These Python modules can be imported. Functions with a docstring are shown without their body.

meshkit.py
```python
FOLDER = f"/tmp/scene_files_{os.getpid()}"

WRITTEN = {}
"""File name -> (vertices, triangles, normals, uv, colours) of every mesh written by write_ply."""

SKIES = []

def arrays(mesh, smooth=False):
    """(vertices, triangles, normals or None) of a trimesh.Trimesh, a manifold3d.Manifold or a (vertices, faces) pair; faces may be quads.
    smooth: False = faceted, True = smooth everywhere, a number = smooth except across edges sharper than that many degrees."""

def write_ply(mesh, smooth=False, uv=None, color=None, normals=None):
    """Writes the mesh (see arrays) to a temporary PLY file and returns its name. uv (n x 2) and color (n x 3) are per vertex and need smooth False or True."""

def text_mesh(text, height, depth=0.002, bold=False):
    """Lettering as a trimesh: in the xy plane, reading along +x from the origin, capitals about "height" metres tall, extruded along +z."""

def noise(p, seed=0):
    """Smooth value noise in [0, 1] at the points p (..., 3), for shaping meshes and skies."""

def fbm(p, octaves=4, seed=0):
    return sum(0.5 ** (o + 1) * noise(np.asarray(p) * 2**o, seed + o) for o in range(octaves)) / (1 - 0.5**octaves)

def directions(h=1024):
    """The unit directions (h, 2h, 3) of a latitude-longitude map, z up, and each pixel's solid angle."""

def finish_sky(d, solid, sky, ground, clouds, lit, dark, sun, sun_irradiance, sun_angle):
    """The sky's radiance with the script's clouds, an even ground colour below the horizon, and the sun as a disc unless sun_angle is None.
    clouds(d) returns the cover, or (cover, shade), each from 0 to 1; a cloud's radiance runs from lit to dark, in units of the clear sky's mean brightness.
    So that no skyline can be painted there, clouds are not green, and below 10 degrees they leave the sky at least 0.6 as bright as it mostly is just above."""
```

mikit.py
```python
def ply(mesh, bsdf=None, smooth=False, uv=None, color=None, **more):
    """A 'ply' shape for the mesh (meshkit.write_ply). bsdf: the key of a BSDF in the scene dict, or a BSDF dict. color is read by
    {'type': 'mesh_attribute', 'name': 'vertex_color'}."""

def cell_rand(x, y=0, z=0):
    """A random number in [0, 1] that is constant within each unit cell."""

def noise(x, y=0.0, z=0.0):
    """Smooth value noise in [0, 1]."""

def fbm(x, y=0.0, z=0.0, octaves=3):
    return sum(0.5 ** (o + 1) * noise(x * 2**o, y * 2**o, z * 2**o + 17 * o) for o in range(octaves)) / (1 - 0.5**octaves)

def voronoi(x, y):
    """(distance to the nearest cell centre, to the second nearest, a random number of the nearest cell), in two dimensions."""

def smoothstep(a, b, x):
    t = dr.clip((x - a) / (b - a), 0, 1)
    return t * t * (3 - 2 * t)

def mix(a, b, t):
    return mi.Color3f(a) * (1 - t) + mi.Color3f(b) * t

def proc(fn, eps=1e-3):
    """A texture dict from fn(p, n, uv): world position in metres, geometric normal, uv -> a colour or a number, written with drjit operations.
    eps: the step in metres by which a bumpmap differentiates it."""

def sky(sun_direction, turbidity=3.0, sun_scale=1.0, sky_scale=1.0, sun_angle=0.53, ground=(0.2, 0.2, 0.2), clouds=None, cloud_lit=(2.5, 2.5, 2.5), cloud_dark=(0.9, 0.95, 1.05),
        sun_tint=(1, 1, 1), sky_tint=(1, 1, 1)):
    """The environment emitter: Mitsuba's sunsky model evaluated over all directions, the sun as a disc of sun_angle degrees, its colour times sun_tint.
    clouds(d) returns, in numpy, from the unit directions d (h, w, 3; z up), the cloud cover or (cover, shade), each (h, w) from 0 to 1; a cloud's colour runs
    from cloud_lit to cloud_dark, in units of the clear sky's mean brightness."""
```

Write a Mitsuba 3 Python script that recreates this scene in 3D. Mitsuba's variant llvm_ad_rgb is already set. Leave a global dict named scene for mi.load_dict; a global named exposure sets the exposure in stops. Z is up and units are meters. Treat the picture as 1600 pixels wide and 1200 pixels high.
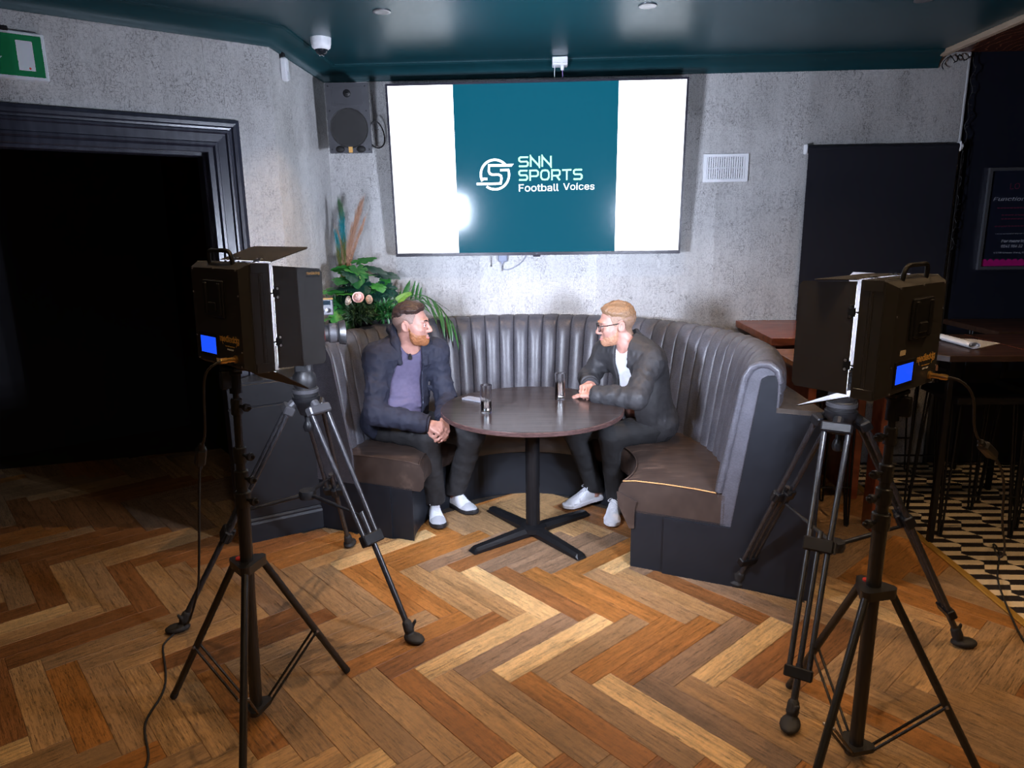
import math, random
import numpy as np, trimesh, shapely, drjit as dr, mitsuba as mi, mikit, meshkit
from shapely.geometry import Polygon, Point, LineString, box as sbox
from shapely.ops import unary_union
import manifold3d as m3
T = mi.ScalarTransform4f
random.seed(7)
rng = np.random.default_rng(7)
scene, labels = {}, {}
exposure = 0.0
V3 = lambda *a: np.array(a, float)

# ---------------------------------------------------------------- camera
H_EYE, F_PX = 1.7179, 1095.0653
PITCH, ROLL, YAW = math.radians(12.67), math.radians(-0.79), math.radians(2.8)
_f0 = V3(-math.sin(YAW), math.cos(YAW), 0); _r0 = V3(math.cos(YAW), math.sin(YAW), 0)
_fw = _f0 * math.cos(PITCH) - V3(0, 0, 1) * math.sin(PITCH)
_u = V3(0, 0, 1) * math.cos(PITCH) + _f0 * math.sin(PITCH)
_up = _u * math.cos(ROLL) - _r0 * math.sin(ROLL)
EYE = V3(0, 0, H_EYE)
scene['camera'] = {'type': 'perspective', 'fov': math.degrees(2 * math.atan(800 / F_PX)), 'fov_axis': 'x', 'near_clip': 0.05, 'far_clip': 100.0,
                   'to_world': T().look_at(origin=EYE.tolist(), target=(EYE + _fw).tolist(), up=_up.tolist())}

# ---------------------------------------------------------------- lights of the room (ceiling downlights; panels and screen carry their own light further down)
CEIL = 2.77
DOWN_ON = 7.2           # radiant intensity of one downlight
DOWN_TINT = V3(1.0, 0.66, 0.36)
DOWNLIGHTS = [(-0.807, 3.77), (0.508, 3.80), (1.848, 3.83), (-0.85, 2.10), (0.50, 2.10), (1.85, 2.10), (-0.85, 0.40), (0.50, 0.40), (1.85, 0.40), (3.2, 2.10), (0.5, -1.2)]
DOWN_DIM = {0: 1.1, 1: 1.1, 2: 0.5, 3: 0.50, 4: 0.72, 5: 0.80, 6: 0.42, 7: 0.42, 8: 0.42, 9: 0.9, 10: 0.6}
for i, (x, y) in enumerate(DOWNLIGHTS):
    scene['lamp_spot_%d' % i] = {'type': 'spot', 'to_world': T().look_at(origin=[x, y, CEIL - 0.012], target=[x, y, 0], up=[0, 1, 0]),
                                 'intensity': {'type': 'rgb', 'value': (DOWN_TINT * DOWN_ON * DOWN_DIM.get(i, 1.0)).tolist()}, 'cutoff_angle': 52.0 if y > 1 else 80.0, 'beam_width': 16.0 if y > 1 else 30.0}
PANEL_L = 95.0           # radiance of the diffusers of the two studio light panels
PANEL_BEAM = 2.45        # radiant intensity of each of the nine lensed diode groups of a panel
PANEL_TINT = V3(0.83, 0.92, 1.14)
TV_WHITE = V3(1.55, 1.62, 1.75)
TV_TEAL = V3(0.0, 0.118, 0.19)

# ---------------------------------------------------------------- helpers
def M(name, color=None, rough=0.5, metallic=0.0, spec=0.5, bump=None, two=True, **more):
    """One material, a scene entry of its own; returns its key."""
    b = {'type': 'principled', 'roughness': float(rough), 'metallic': float(metallic), 'specular': float(spec), **more}
    b['base_color'] = color if isinstance(color, dict) else {'type': 'rgb', 'value': list(map(float, color))}
    if bump is not None:
        b = {'type': 'bumpmap', 'arbitrary': bump[0], 'scale': float(bump[1]), 'bsdf': b}
    if two:
        b = {'type': 'twosided', 'bsdf': b}
    scene['mat_' + name] = b
    return 'mat_' + name

_used = {}
def numbered(name):
    n = _used.get(name, 0); _used[name] = n + 1
    return name if n == 0 else '%s_%03d' % (name, n)

def thing(name, label, cat, group=None):
    k = numbered(name); labels[k] = {'label': label, 'category': cat}
    if group: labels[k]['group'] = group
    return k

def obj(name, mesh, mat, parent=None, smooth=False, label=None, kind=None, **more):
    k = numbered(parent + '__' + name if parent else name)
    scene[k] = mikit.ply(mesh, mat, smooth, **more)
    if label or kind:
        labels[k] = {}
        if label: labels[k]['label'] = label
        if kind: labels[k]['kind'] = kind
    return k

def put(k, label, cat, group=None):
    labels.setdefault(k, {}).update({'label': label, 'category': cat})
    if group: labels[k]['group'] = group
    return k

def struct(name, mesh, mat, smooth=False, label=None, **more):
    k = numbered(name)
    scene[k] = mikit.ply(mesh, mat, smooth, **more)
    labels[k] = {'kind': 'structure'}
    if label: labels[k]['label'] = label
    return k

def TM(v, f): return trimesh.Trimesh(np.asarray(v, float), np.asarray(f, int), process=False)
def cat(*ms):
    ms = [m for m in (ms[0] if len(ms) == 1 and isinstance(ms[0], (list, tuple)) else ms)]
    return trimesh.util.concatenate([m if isinstance(m, trimesh.Trimesh) else TM(*m) for m in ms])

def frame_z(d):
    d = np.asarray(d, float); d = d / np.linalg.norm(d)
    a = V3(0, 0, 1) if abs(d[2]) < 0.95 else V3(1, 0, 0)
    x = np.cross(a, d); x /= np.linalg.norm(x)
    return x, np.cross(d, x), d

def basis(x, y, z, o=(0, 0, 0)):
    m = np.eye(4); m[:3, 0], m[:3, 1], m[:3, 2], m[:3, 3] = x, y, z, o
    return m

def rotz(a):
    c, s = math.cos(a), math.sin(a); m = np.eye(4); m[0, 0], m[0, 1], m[1, 0], m[1, 1] = c, -s, s, c
    return m
def moved(mesh, mat4=None, loc=None):
    m = mesh.copy()
    if mat4 is not None: m.apply_transform(mat4)
    if loc is not None: m.apply_translation(loc)
    return m

def cbox(sx, sy, sz, c=0.004, loc=(0, 0, 0), mat4=None):
    """A box with chamfered edges, centred."""
    c = min(c, 0.45 * min(sx, sy, sz)); h = V3(sx, sy, sz) / 2; pts = []
    for s in np.ndindex(2, 2, 2):
        sg = np.array(s) * 2 - 1
        for k in range(3):
            p = sg * (h - c); p[k] = sg[k] * h[k]; pts.append(p)
    m = trimesh.convex.convex_hull(np.array(pts))
    m = TM(m.vertices, m.faces)
    return moved(m, mat4, loc)

def bx(x0, x1, y0, y1, z0, z1, c=0.004):
    return cbox(x1 - x0, y1 - y0, z1 - z0, c, ((x0 + x1) / 2, (y0 + y1) / 2, (z0 + z1) / 2))

def tube(path, r, n=12, caps=True):
    p = np.asarray(path, float); r = np.broadcast_to(np.asarray(r, float), (len(p),))
    t = np.gradient(p, axis=0) if len(p) > 2 else np.repeat((p[1:] - p[:1]), 2, 0)
    t /= np.linalg.norm(t, axis=1, keepdims=True) + 1e-12
    x, y, _ = frame_z(t[0]); rings = []
    ang = np.arange(n) * 2 * np.pi / n
    for i in range(len(p)):
        x = x - t[i] * (x @ t[i]); x /= np.linalg.norm(x); y = np.cross(t[i], x)
        rings.append(p[i] + r[i] * (np.cos(ang)[:, None] * x + np.sin(ang)[:, None] * y))
    v = np.vstack(rings); f = []
    for i in range(len(p) - 1):
        for j in range(n):
            a, b = i * n + j, i * n + (j + 1) % n
            f += [[a, b, b + n], [a, b + n, a + n]]
    if caps:
        v = np.vstack([v, p[:1], p[-1:]]); a = len(v) - 2; L = (len(p) - 1) * n
        for j in range(n):
            f += [[a, (j + 1) % n, j], [a + 1, L + j, L + (j + 1) % n]]
    return TM(v, f)

def rod(a, b, r, r2=None, n=12):
    return tube([a, b], [r, r if r2 is None else r2], n)

def smooth_path(pts, n=40):
    from scipy.interpolate import CubicSpline
    pts = np.asarray(pts, float); d = np.r_[0, np.cumsum(np.linalg.norm(np.diff(pts, axis=0), axis=1) ** 0.5)]
    return CubicSpline(d, pts)(np.linspace(0, d[-1], n))

def lathe(prof, n=32, loc=(0, 0, 0), axis=(0, 0, 1)):
    """prof: (r, z) pairs bottom to top, outward facing."""
    p = np.asarray(prof, float); a = np.arange(n) * 2 * np.pi / n
    v = np.stack([p[:, :1] * np.cos(a), p[:, :1] * np.sin(a), np.repeat(p[:, 1:], n, 1)], -1).reshape(-1, 3); f = []
    for i in range(len(p) - 1):
        for j in range(n):
            q, w = i * n + j, i * n + (j + 1) % n
            if p[i, 0] > 1e-9: f.append([q, w, w + n])
            if p[i + 1, 0] > 1e-9: f.append([q, w + n, q + n])
            if p[i, 0] <= 1e-9: f[-1] = [q, w + n, q + n]
    if p[0, 0] > 1e-9:
        v = np.vstack([v, [[0, 0, p[0, 1]]]]); k = len(v) - 1
        f += [[k, (j + 1) % n, j] for j in range(n)]
    if p[-1, 0] > 1e-9:
        v = np.vstack([v, [[0, 0, p[-1, 1]]]]); k = len(v) - 1; L = (len(p) - 1) * n
        f += [[k, L + j, L + (j + 1) % n] for j in range(n)]
    m = TM(v, f)
    x, y, z = frame_z(axis)
    return moved(m, basis(x, y, z, loc))

def prism(poly, z0, z1):
    """A shapely polygon (holes allowed) extruded from z0 to z1."""
    gs = getattr(poly, 'geoms', [poly])
    ms = [trimesh.creation.extrude_polygon(g, z1 - z0, engine='earcut') for g in gs if g.area > 1e-10]
    m = cat([TM(x.vertices, x.faces) for x in ms]); m.apply_translation([0, 0, z0])
    return m

def convex_prism(pts, z0, z1, c=0.001):
    """A convex outline extruded with a chamfered top edge; few triangles."""
    p = np.asarray(pts, float); n = len(p)
    pg = Polygon(p)
    if not pg.exterior.is_ccw: p = p[::-1]
    d = np.roll(p, -1, 0) - p; d /= np.linalg.norm(d, axis=1, keepdims=True)
    nrm = np.stack([-d[:, 1], d[:, 0]], 1)
    prev = np.roll(nrm, 1, 0); den = 1 + np.sum(prev * nrm, 1)
    q = p + c * (prev + nrm) / np.maximum(den, 0.3)[:, None]
    v = np.vstack([np.c_[p, np.full(n, z0)], np.c_[p, np.full(n, z1 - c)], np.c_[q, np.full(n, z1)]]); f = []
    for lvl in (0, 1):
        for i in range(n):
            j = (i + 1) % n; a, b = lvl * n + i, lvl * n + j
            f += [[a, b, b + n], [a, b + n, a + n]]
    for i in range(1, n - 1): f.append([2 * n, 2 * n + i, 2 * n + i + 1])
    return TM(v, f)

# signed-distance modelling for bodies and clothes
def smin(a, b, k):
    h = np.clip(0.5 + 0.5 * (b - a) / k, 0, 1)
    return b * (1 - h) + a * h - k * h * (1 - h)
def smax(a, b, k): return -smin(-a, -b, k)
def scap(P, a, b, ra, rb=None):
    rb = ra if rb is None else rb; a, b = np.asarray(a, float), np.asarray(b, float); ab = b - a
    t = np.clip((P - a) @ ab / max(ab @ ab, 1e-12), 0, 1)
    return np.linalg.norm(P - a - t[:, None] * ab, axis=1) - (ra + (rb - ra) * t)
def sell(P, c, r, R=None):
    q = P - np.asarray(c, float)
    if R is not None: q = q @ np.asarray(R)          # R columns = local axes
    r = np.asarray(r, float); k0 = np.linalg.norm(q / r, axis=1); k1 = np.linalg.norm(q / (r * r), axis=1)
    return k0 * (k0 - 1) / np.maximum(k1, 1e-9)
def surfnet_big(fn, lo, hi, h, B=12, slack=1.25):
    """surfnet for large volumes: only blocks near the surface are evaluated finely."""
    lo, hi = np.asarray(lo, float), np.asarray(hi, float)
    nb = np.ceil((hi - lo) / (h * B)).astype(int); n = nb * B
    I = np.argwhere(np.ones(nb, bool)); ctr = lo + (I + 0.5) * B * h
    d = np.concatenate([fn(c) for c in np.array_split(ctr, max(1, len(ctr) // 200000))])
    rad = 0.5 * B * h * math.sqrt(3) * slack + 0.012
    F = np.repeat(np.repeat(np.repeat(np.where(d.reshape(nb) < 0, -1.0, 1.0).astype(np.float32), B, 0), B, 1), B, 2)
    act = np.abs(d) < rad
    off = np.stack(np.meshgrid(*[np.arange(B)] * 3, indexing='ij'), -1).reshape(-1, 3)
    A = I[act]
    for ch in np.array_split(A, max(1, len(A) * B ** 3 // 600000)):
        g = (ch[:, None, :] * B + off[None]).reshape(-1, 3)
        F[g[:, 0], g[:, 1], g[:, 2]] = fn(lo + g * h)
    return surfnet_field(F, lo, h)

def surfnet_field(F, lo, h):
    n = np.array(F.shape); S = F < 0
    act = np.zeros(n - 1, np.int8)
    for a, b, d in np.ndindex(2, 2, 2): act += S[a:n[0] - 1 + a, b:n[1] - 1 + b, d:n[2] - 1 + d]
    act = (act > 0) & (act < 8)
    I = np.argwhere(act); idx = -np.ones(act.shape, np.int32); idx[tuple(I.T)] = np.arange(len(I))
    acc, cnt = np.zeros((len(I), 3)), np.zeros(len(I))
    for a in np.ndindex(2, 2, 2):
        for k in range(3):
            if a[k]: continue
            b = list(a); b[k] = 1
            A, Bq = I + np.array(a), I + np.array(b)
            fa, fb = F[tuple(A.T)], F[tuple(Bq.T)]
            cr = (fa < 0) != (fb < 0); t = np.where(cr, fa / np.where(cr, fa - fb, 1), 0)
            p = A.astype(float); p[:, k] += t
            acc += p * cr[:, None]; cnt += cr
    v = acc / cnt[:, None] * h + lo; faces = []
    for k in range(3):
        u, w = (k + 1) % 3, (k + 2) % 3
        s0, s1 = [slice(None)] * 3, [slice(None)] * 3
        s0[k], s1[k] = slice(0, n[k] - 1), slice(1, n[k])
        E = np.argwhere(S[tuple(s0)] != S[tuple(s1)])
        E = E[(E[:, u] > 0) & (E[:, u] < n[u] - 1) & (E[:, w] > 0) & (E[:, w] < n[w] - 1)]
        if not len(E): continue
        def cell(du, dw):
            q = E.copy(); q[:, u] -= du; q[:, w] -= dw
            return idx[tuple(q.T)]
        q = np.stack([cell(1, 1), cell(0, 1), cell(0, 0), cell(1, 0)], 1)
        q = np.where(S[tuple(E.T)][:, None], q, q[:, ::-1]); faces.append(q)
    q = np.vstack(faces)
    return TM(v, np.vstack([q[:, [0, 1, 2]], q[:, [0, 2, 3]]]))

def sdf_mesh(fn, lo, hi, h, smooth=0):
    m = surfnet_big(fn, lo, hi, h)
    if smooth:
        from scipy.sparse import coo_matrix
        f, n = m.faces, len(m.vertices)
        e = np.vstack([f[:, [0, 1]], f[:, [1, 2]], f[:, [2, 0]]]); e = np.vstack([e, e[:, ::-1]])
        A = coo_matrix((np.ones(len(e)), (e[:, 0], e[:, 1])), (n, n)).tocsr(); A.data[:] = 1
        deg = np.maximum(np.asarray(A.sum(1)).ravel(), 1)[:, None]; v = np.array(m.vertices)
        for _ in range(smooth):
            for lam in (0.55, -0.57): v = v + lam * (A @ v / deg - v)
        m = TM(v, f)
    return m
# ---------------------------------------------------------------- materials
N, FBM, SS, MIX = mikit.noise, mikit.fbm, mikit.smoothstep, mikit.mix
def wallpaper_fn(p, n, uv):
    s = p.x * (dr.abs(n.y)) + p.y * dr.abs(n.x)          # along the wall
    s = p.x * 0.71 + p.y * 0.71 if False else s
    z = p.z
    col = 0.6 * N(s * 3.1, z * 0.35 + 3, 5) + 0.4 * N(s * 14, z * 0.9, 6)                      # soft upright bands
    blot = FBM(s * 6, z * 4.0, 2, 3)
    warp = 0.010 * N(s * 60, z * 60, 9)
    vl = dr.abs(N((s + warp) * 230, z * 70, 1) - 0.5)      # fine crackle, upright
    hl = dr.abs(N(s * 80, (z + warp) * 230, 2) - 0.5)      # and level
    patch = SS(0.42, 0.62, FBM(s * 9, z * 7, 8, 3))
    crack = (1 - SS(0.0, 0.13, vl)) * 0.85 + (1 - SS(0.0, 0.10, hl)) * 0.7
    k = dr.clip(crack * (0.55 + 0.45 * patch), 0, 1)
    base = MIX((0.375, 0.365, 0.355), (0.56, 0.55, 0.54), dr.clip(col * 0.75 + blot * 0.5 - 0.12, 0, 1)) * (0.95 + 0.10 * N(s * 75, z * 4.0, 4))
    return MIX(base, (0.115, 0.110, 0.108), k * 0.8)
WALLPAPER = M('wallpaper', mikit.proc(wallpaper_fn), rough=0.42, spec=0.45)
CEIL_GREEN = M('ceiling_green', (0.003, 0.034, 0.044), rough=0.34, spec=0.6)
CORNICE_GREEN = M('cornice_green', (0.003, 0.034, 0.042), rough=0.50, spec=0.35)
NAVY_WALL = M('navy_wall', (0.004, 0.006, 0.014), rough=0.55)
NAVY_PAINT = M('navy_paint', mikit.proc(lambda p, n, uv: MIX((0.0085, 0.0097, 0.0130), (0.0120, 0.0135, 0.0180), FBM(p.x * 7, p.y * 7, p.z * 7, 3))), rough=0.46, spec=0.28)
DOOR_PAINT = M('door_paint', mikit.proc(lambda p, n, uv: MIX((0.016, 0.018, 0.030), (0.035, 0.038, 0.055), FBM(p.x * 30 + p.y * 30, p.z * 6, 3, 3))), rough=0.30)
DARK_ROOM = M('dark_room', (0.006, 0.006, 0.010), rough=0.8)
GROUT = M('joint', (0.02, 0.014, 0.010), rough=0.9)
# planks: uv.x = length along the plank + 10 * plank number, uv.y = across + 10 * tone
TONES = [(0.50, 0.325, 0.150), (0.255, 0.152, 0.074), (0.275, 0.115, 0.030), (0.195, 0.082, 0.028), (0.325, 0.192, 0.086), (0.195, 0.122, 0.074)]
def plank_fn(p, n, uv):
    idn = dr.floor(uv.x / 10.0); tone = dr.floor(uv.y / 10.0)
    u, v = uv.x - idn * 10.0, uv.y - tone * 10.0
    r = mikit.cell_rand(idn, 3, 5)
    base = mi.Color3f(*TONES[0])
    for i in range(1, len(TONES)):
        base = dr.select(dr.abs(tone - i) < 0.5, mi.Color3f(*TONES[i]), base)
    w = v + 0.018 * (FBM(u * 3 + r * 50, v * 6, 1, 2) - 0.5) + 0.012 * dr.sin(u * (3 + 5 * r) + r * 20)
    fig = N(w * (60 + 90 * r), u * 1.6 + r * 90, 3)           # cathedral figure
    fine = N(v * 420, u * 14 + r * 70, 7)
    streak = N(v * 150 + 0.6 * FBM(u * 6, v * 20, r * 9, 2), u * 2.4 + r * 40, 5)
    ring = dr.abs(dr.sin((w * 70 + 2.2 * FBM(u * 2.2 + r * 31, v * 9, 2, 2) * (1 + 2 * r)) * 3.1))
    k = 0.30 * SS(0.35, 0.85, fig) + 0.30 * fine + 0.45 * SS(0.45, 0.9, streak) + 0.28 * (1 - SS(0.0, 0.35, ring)) * SS(0.45, 0.6, r)
    blot = FBM(u * 3 + r * 17, v * 10, 5, 2)
    pore = SS(0.60, 0.80, N(v * 900 + r * 9, u * 42 + r * 77, 11)) * 0.42 + SS(0.60, 0.82, N(v * 460 + r * 5, u * 16 + r * 51, 12)) * 0.32
    cath = dr.abs(dr.sin((v * 34 + 1.9 * dr.square(v * 9 - 0.5) * dr.sin(u * 4.5 + r * 30) + u * (1.0 + 2 * r) + 0.9 * FBM(u * 5 + r * 23, v * 16, 3, 2)) * 6.0))
    lines = (1 - SS(0.0, 0.30, cath)) * SS(0.50, 0.56, r) * SS(0.30, 0.55, N(u * 3.1 + r * 19, v * 12, 8)) * 0.55
    return base * (1.25 - 0.50 * k) * (0.84 + 0.32 * blot) * (1 - dr.clip(pore + lines, 0, 0.72))
PLANK = M('plank', mikit.proc(plank_fn), rough=0.46, spec=0.4)
TILE_CREAM = M('tile_cream', (0.56, 0.45, 0.30), rough=0.45)
TILE_BLACK = M('tile_black', (0.018, 0.014, 0.014), rough=0.45)
BRASS_STRIP = M('strip_brass', (0.40, 0.22, 0.045), rough=0.38, metallic=0.35)
LEATHER = M('leather', mikit.proc(lambda p, n, uv: MIX((0.048, 0.048, 0.058), (0.086, 0.085, 0.102), FBM(p.x * 14, p.y * 14, p.z * 9, 4)) * (0.85 + 0.3 * N(p.x * 160, p.y * 160, p.z * 160))), rough=0.40, spec=0.55)
def seat_fn(p, n, uv):
    g = FBM(p.x * 9, p.y * 30, p.z * 9, 4); w = SS(0.52, 0.72, FBM(p.x * 5, p.y * 5, 3, 3))
    return MIX(MIX((0.026, 0.018, 0.016), (0.055, 0.038, 0.031), g), (0.11, 0.075, 0.058), w * SS(0.5, 0.8, g) * 0.7)
SEAT_LEATHER = M('seat_leather', mikit.proc(seat_fn), rough=0.36, spec=0.5)
PIPING = M('piping_tan', (0.42, 0.22, 0.085), rough=0.5)
TABLE_TOP = M('table_top', mikit.proc(lambda p, n, uv: MIX((0.014, 0.010, 0.0095), (0.030, 0.022, 0.021), FBM(p.x * 5, p.y * 55, 2, 3))), rough=0.20, spec=0.55)
TABLE_EDGE = M('table_edge', mikit.proc(lambda p, n, uv: MIX((0.018, 0.010, 0.010), (0.075, 0.040, 0.036), N(p.x * 60, p.y * 60, p.z * 300))), rough=0.35)
BLACK_METAL = M('black_metal', (0.005, 0.005, 0.006), rough=0.42, spec=0.3)
BLACK_PLASTIC = M('black_plastic', (0.008, 0.008, 0.009), rough=0.45, spec=0.4)
BLACK_RUBBER = M('black_rubber', (0.011, 0.010, 0.010), rough=0.7)
GREY_METAL = M('grey_metal', (0.30, 0.30, 0.32), rough=0.30, metallic=0.9)
CHROME = M('chrome', (0.7, 0.7, 0.72), rough=0.16, metallic=1.0)
WHITE_PLASTIC = M('white_plastic', (0.72, 0.73, 0.75), rough=0.4)
SPEAKER_GREY = M('speaker_grey', (0.034, 0.034, 0.040), rough=0.5)
SPEAKER_MESH = M('speaker_mesh', mikit.proc(lambda p, n, uv: MIX((0.010, 0.010, 0.012), (0.035, 0.035, 0.04), N(p.x * 700, p.z * 700, 1))), rough=0.55)
BLIND = M('blind', (0.006, 0.0065, 0.0135), rough=0.75)
def mahog(p, n, uv): return MIX((0.10, 0.024, 0.012), (0.24, 0.062, 0.026), FBM(p.x * 6 + p.z * 30, p.y * 40, p.z * 3, 3))
MAHOGANY = M('mahogany', mikit.proc(mahog), rough=0.28, spec=0.5)
TABLE_DARK = M('dark_walnut', mikit.proc(lambda p, n, uv: MIX((0.018, 0.009, 0.006), (0.042, 0.020, 0.012), FBM(p.x * 5, p.y * 38, p.z * 20, 3))), rough=0.35)
TABLE_WALNUT = M('walnut', mikit.proc(lambda p, n, uv: MIX((0.085, 0.034, 0.016), (0.20, 0.085, 0.036), FBM(p.x * 5, p.y * 38, p.z * 20, 3))), rough=0.32)
LAMP_WARM = {'type': 'rgb', 'value': [3.2, 2.1, 1.0]}
# ---------------------------------------------------------------- the room: axes along the back wall (y = 5)
YB = 5.0
A0, DW, NW = V3(-1.485, 4.02, 0), V3(-0.755, -0.656, 0), V3(0.656, -0.755, 0)     # slanted wall with the doorway: corner, direction away from it, normal into the room
def slant(s, out, z): return A0 + DW * s + NW * out + V3(0, 0, z)
def slant_box(s0, s1, o0, o1, z0, z1, c=0.003):
    return moved(cbox(s1 - s0, o1 - o0, z1 - z0, c, ((s0 + s1) / 2, (o0 + o1) / 2, (z0 + z1) / 2)), basis(DW, -NW * -1, V3(0, 0, 1), A0)) if False else \
        fix(moved(cbox(s1 - s0, o1 - o0, z1 - z0, c, ((s0 + s1) / 2, (o0 + o1) / 2, (z0 + z1) / 2)), basis(DW, NW, V3(0, 0, 1), A0)))
def fix(m):
    if m.volume < 0: m.invert()
    return m
struct('wall_back', bx(-1.485, 2.735, YB - 0.015, YB + 0.12, 0, 2.79, 0.001), WALLPAPER)
struct('wall_right', bx(2.735, 5.2, YB + 0.005, YB + 0.12, 0, 2.79, 0.001), NAVY_WALL)
struct('wall_corner', bx(-1.6, -1.485, 4.02, YB, 0, 2.79, 0.001), WALLPAPER)
DOOR_S0, DOOR_S1, DOOR_Z = 0.345, 1.95, 2.146
struct('wall_left', cat(slant_box(0.0, DOOR_S0, -0.16, 0, 0, 2.79, 0.001), slant_box(DOOR_S0, DOOR_S1, -0.16, 0, DOOR_Z, 2.79, 0.001), slant_box(DOOR_S1, 3.2, -0.16, 0, 0, 2.79, 0.001)), WALLPAPER)
# dark corridor behind the doorway
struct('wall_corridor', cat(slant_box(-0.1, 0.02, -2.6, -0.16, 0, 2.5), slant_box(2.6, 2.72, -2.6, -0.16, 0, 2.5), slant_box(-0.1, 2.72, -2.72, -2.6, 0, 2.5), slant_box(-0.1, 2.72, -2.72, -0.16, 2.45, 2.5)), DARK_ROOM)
# moulded door casing
d1 = thing('door_1', 'dark blue-black moulded timber doorway casing in the slanted grey wall', 'door frame')
labels[d1] = {'kind': 'structure', 'label': 'dark blue-black moulded timber doorway in the slanted wall'}
CAS = [(0.0, 0.0), (0.0, 0.030), (0.018, 0.036), (0.034, 0.034), (0.040, 0.022), (0.050, 0.020), (0.056, 0.030), (0.066, 0.030), (0.072, 0.016), (0.112, 0.014), (0.117, 0.022), (0.130, 0.022), (0.138, 0.010), (0.138, 0.0)]
def casing(path_pts, inward):
    """path_pts: corner points (s, z) of the outer edge; inward: unit offsets at these points."""
    v, f = [], []; n = len(CAS)
    for (s, z), (a, b) in zip(path_pts, inward):
        for w, o in CAS: v.append(slant(s + a * w, o, z + b * w))
    for i in range(len(path_pts) - 1):
        for j in range(n - 1):
            a = i * n + j; f += [[a, a + 1, a + 1 + n], [a, a + 1 + n, a + n]]
    return fix2(TM(v, f))
def fix2(m): return m
obj('jamb_casing', casing([(0.207, 0.0), (0.207, 2.284)], [(1, 0), (1, -1)]), DOOR_PAINT, d1)
obj('head_casing', casing([(0.207, 2.284), (2.088, 2.284)], [(1, -1), (-1, -1)]), DOOR_PAINT, d1)
obj('jamb_casing', casing([(2.088, 2.284), (2.088, 0.0)], [(-1, -1), (-1, 0)]), DOOR_PAINT, d1)
obj('lining', cat(slant_box(DOOR_S0 - 0.002, DOOR_S0 + 0.028, -0.17, 0.008, 0, DOOR_Z), slant_box(DOOR_S1 - 0.028, DOOR_S1 + 0.002, -0.17, 0.008, 0, DOOR_Z), slant_box(DOOR_S0, DOOR_S1, -0.17, 0.008, DOOR_Z - 0.028, DOOR_Z)), DOOR_PAINT, d1)
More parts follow.
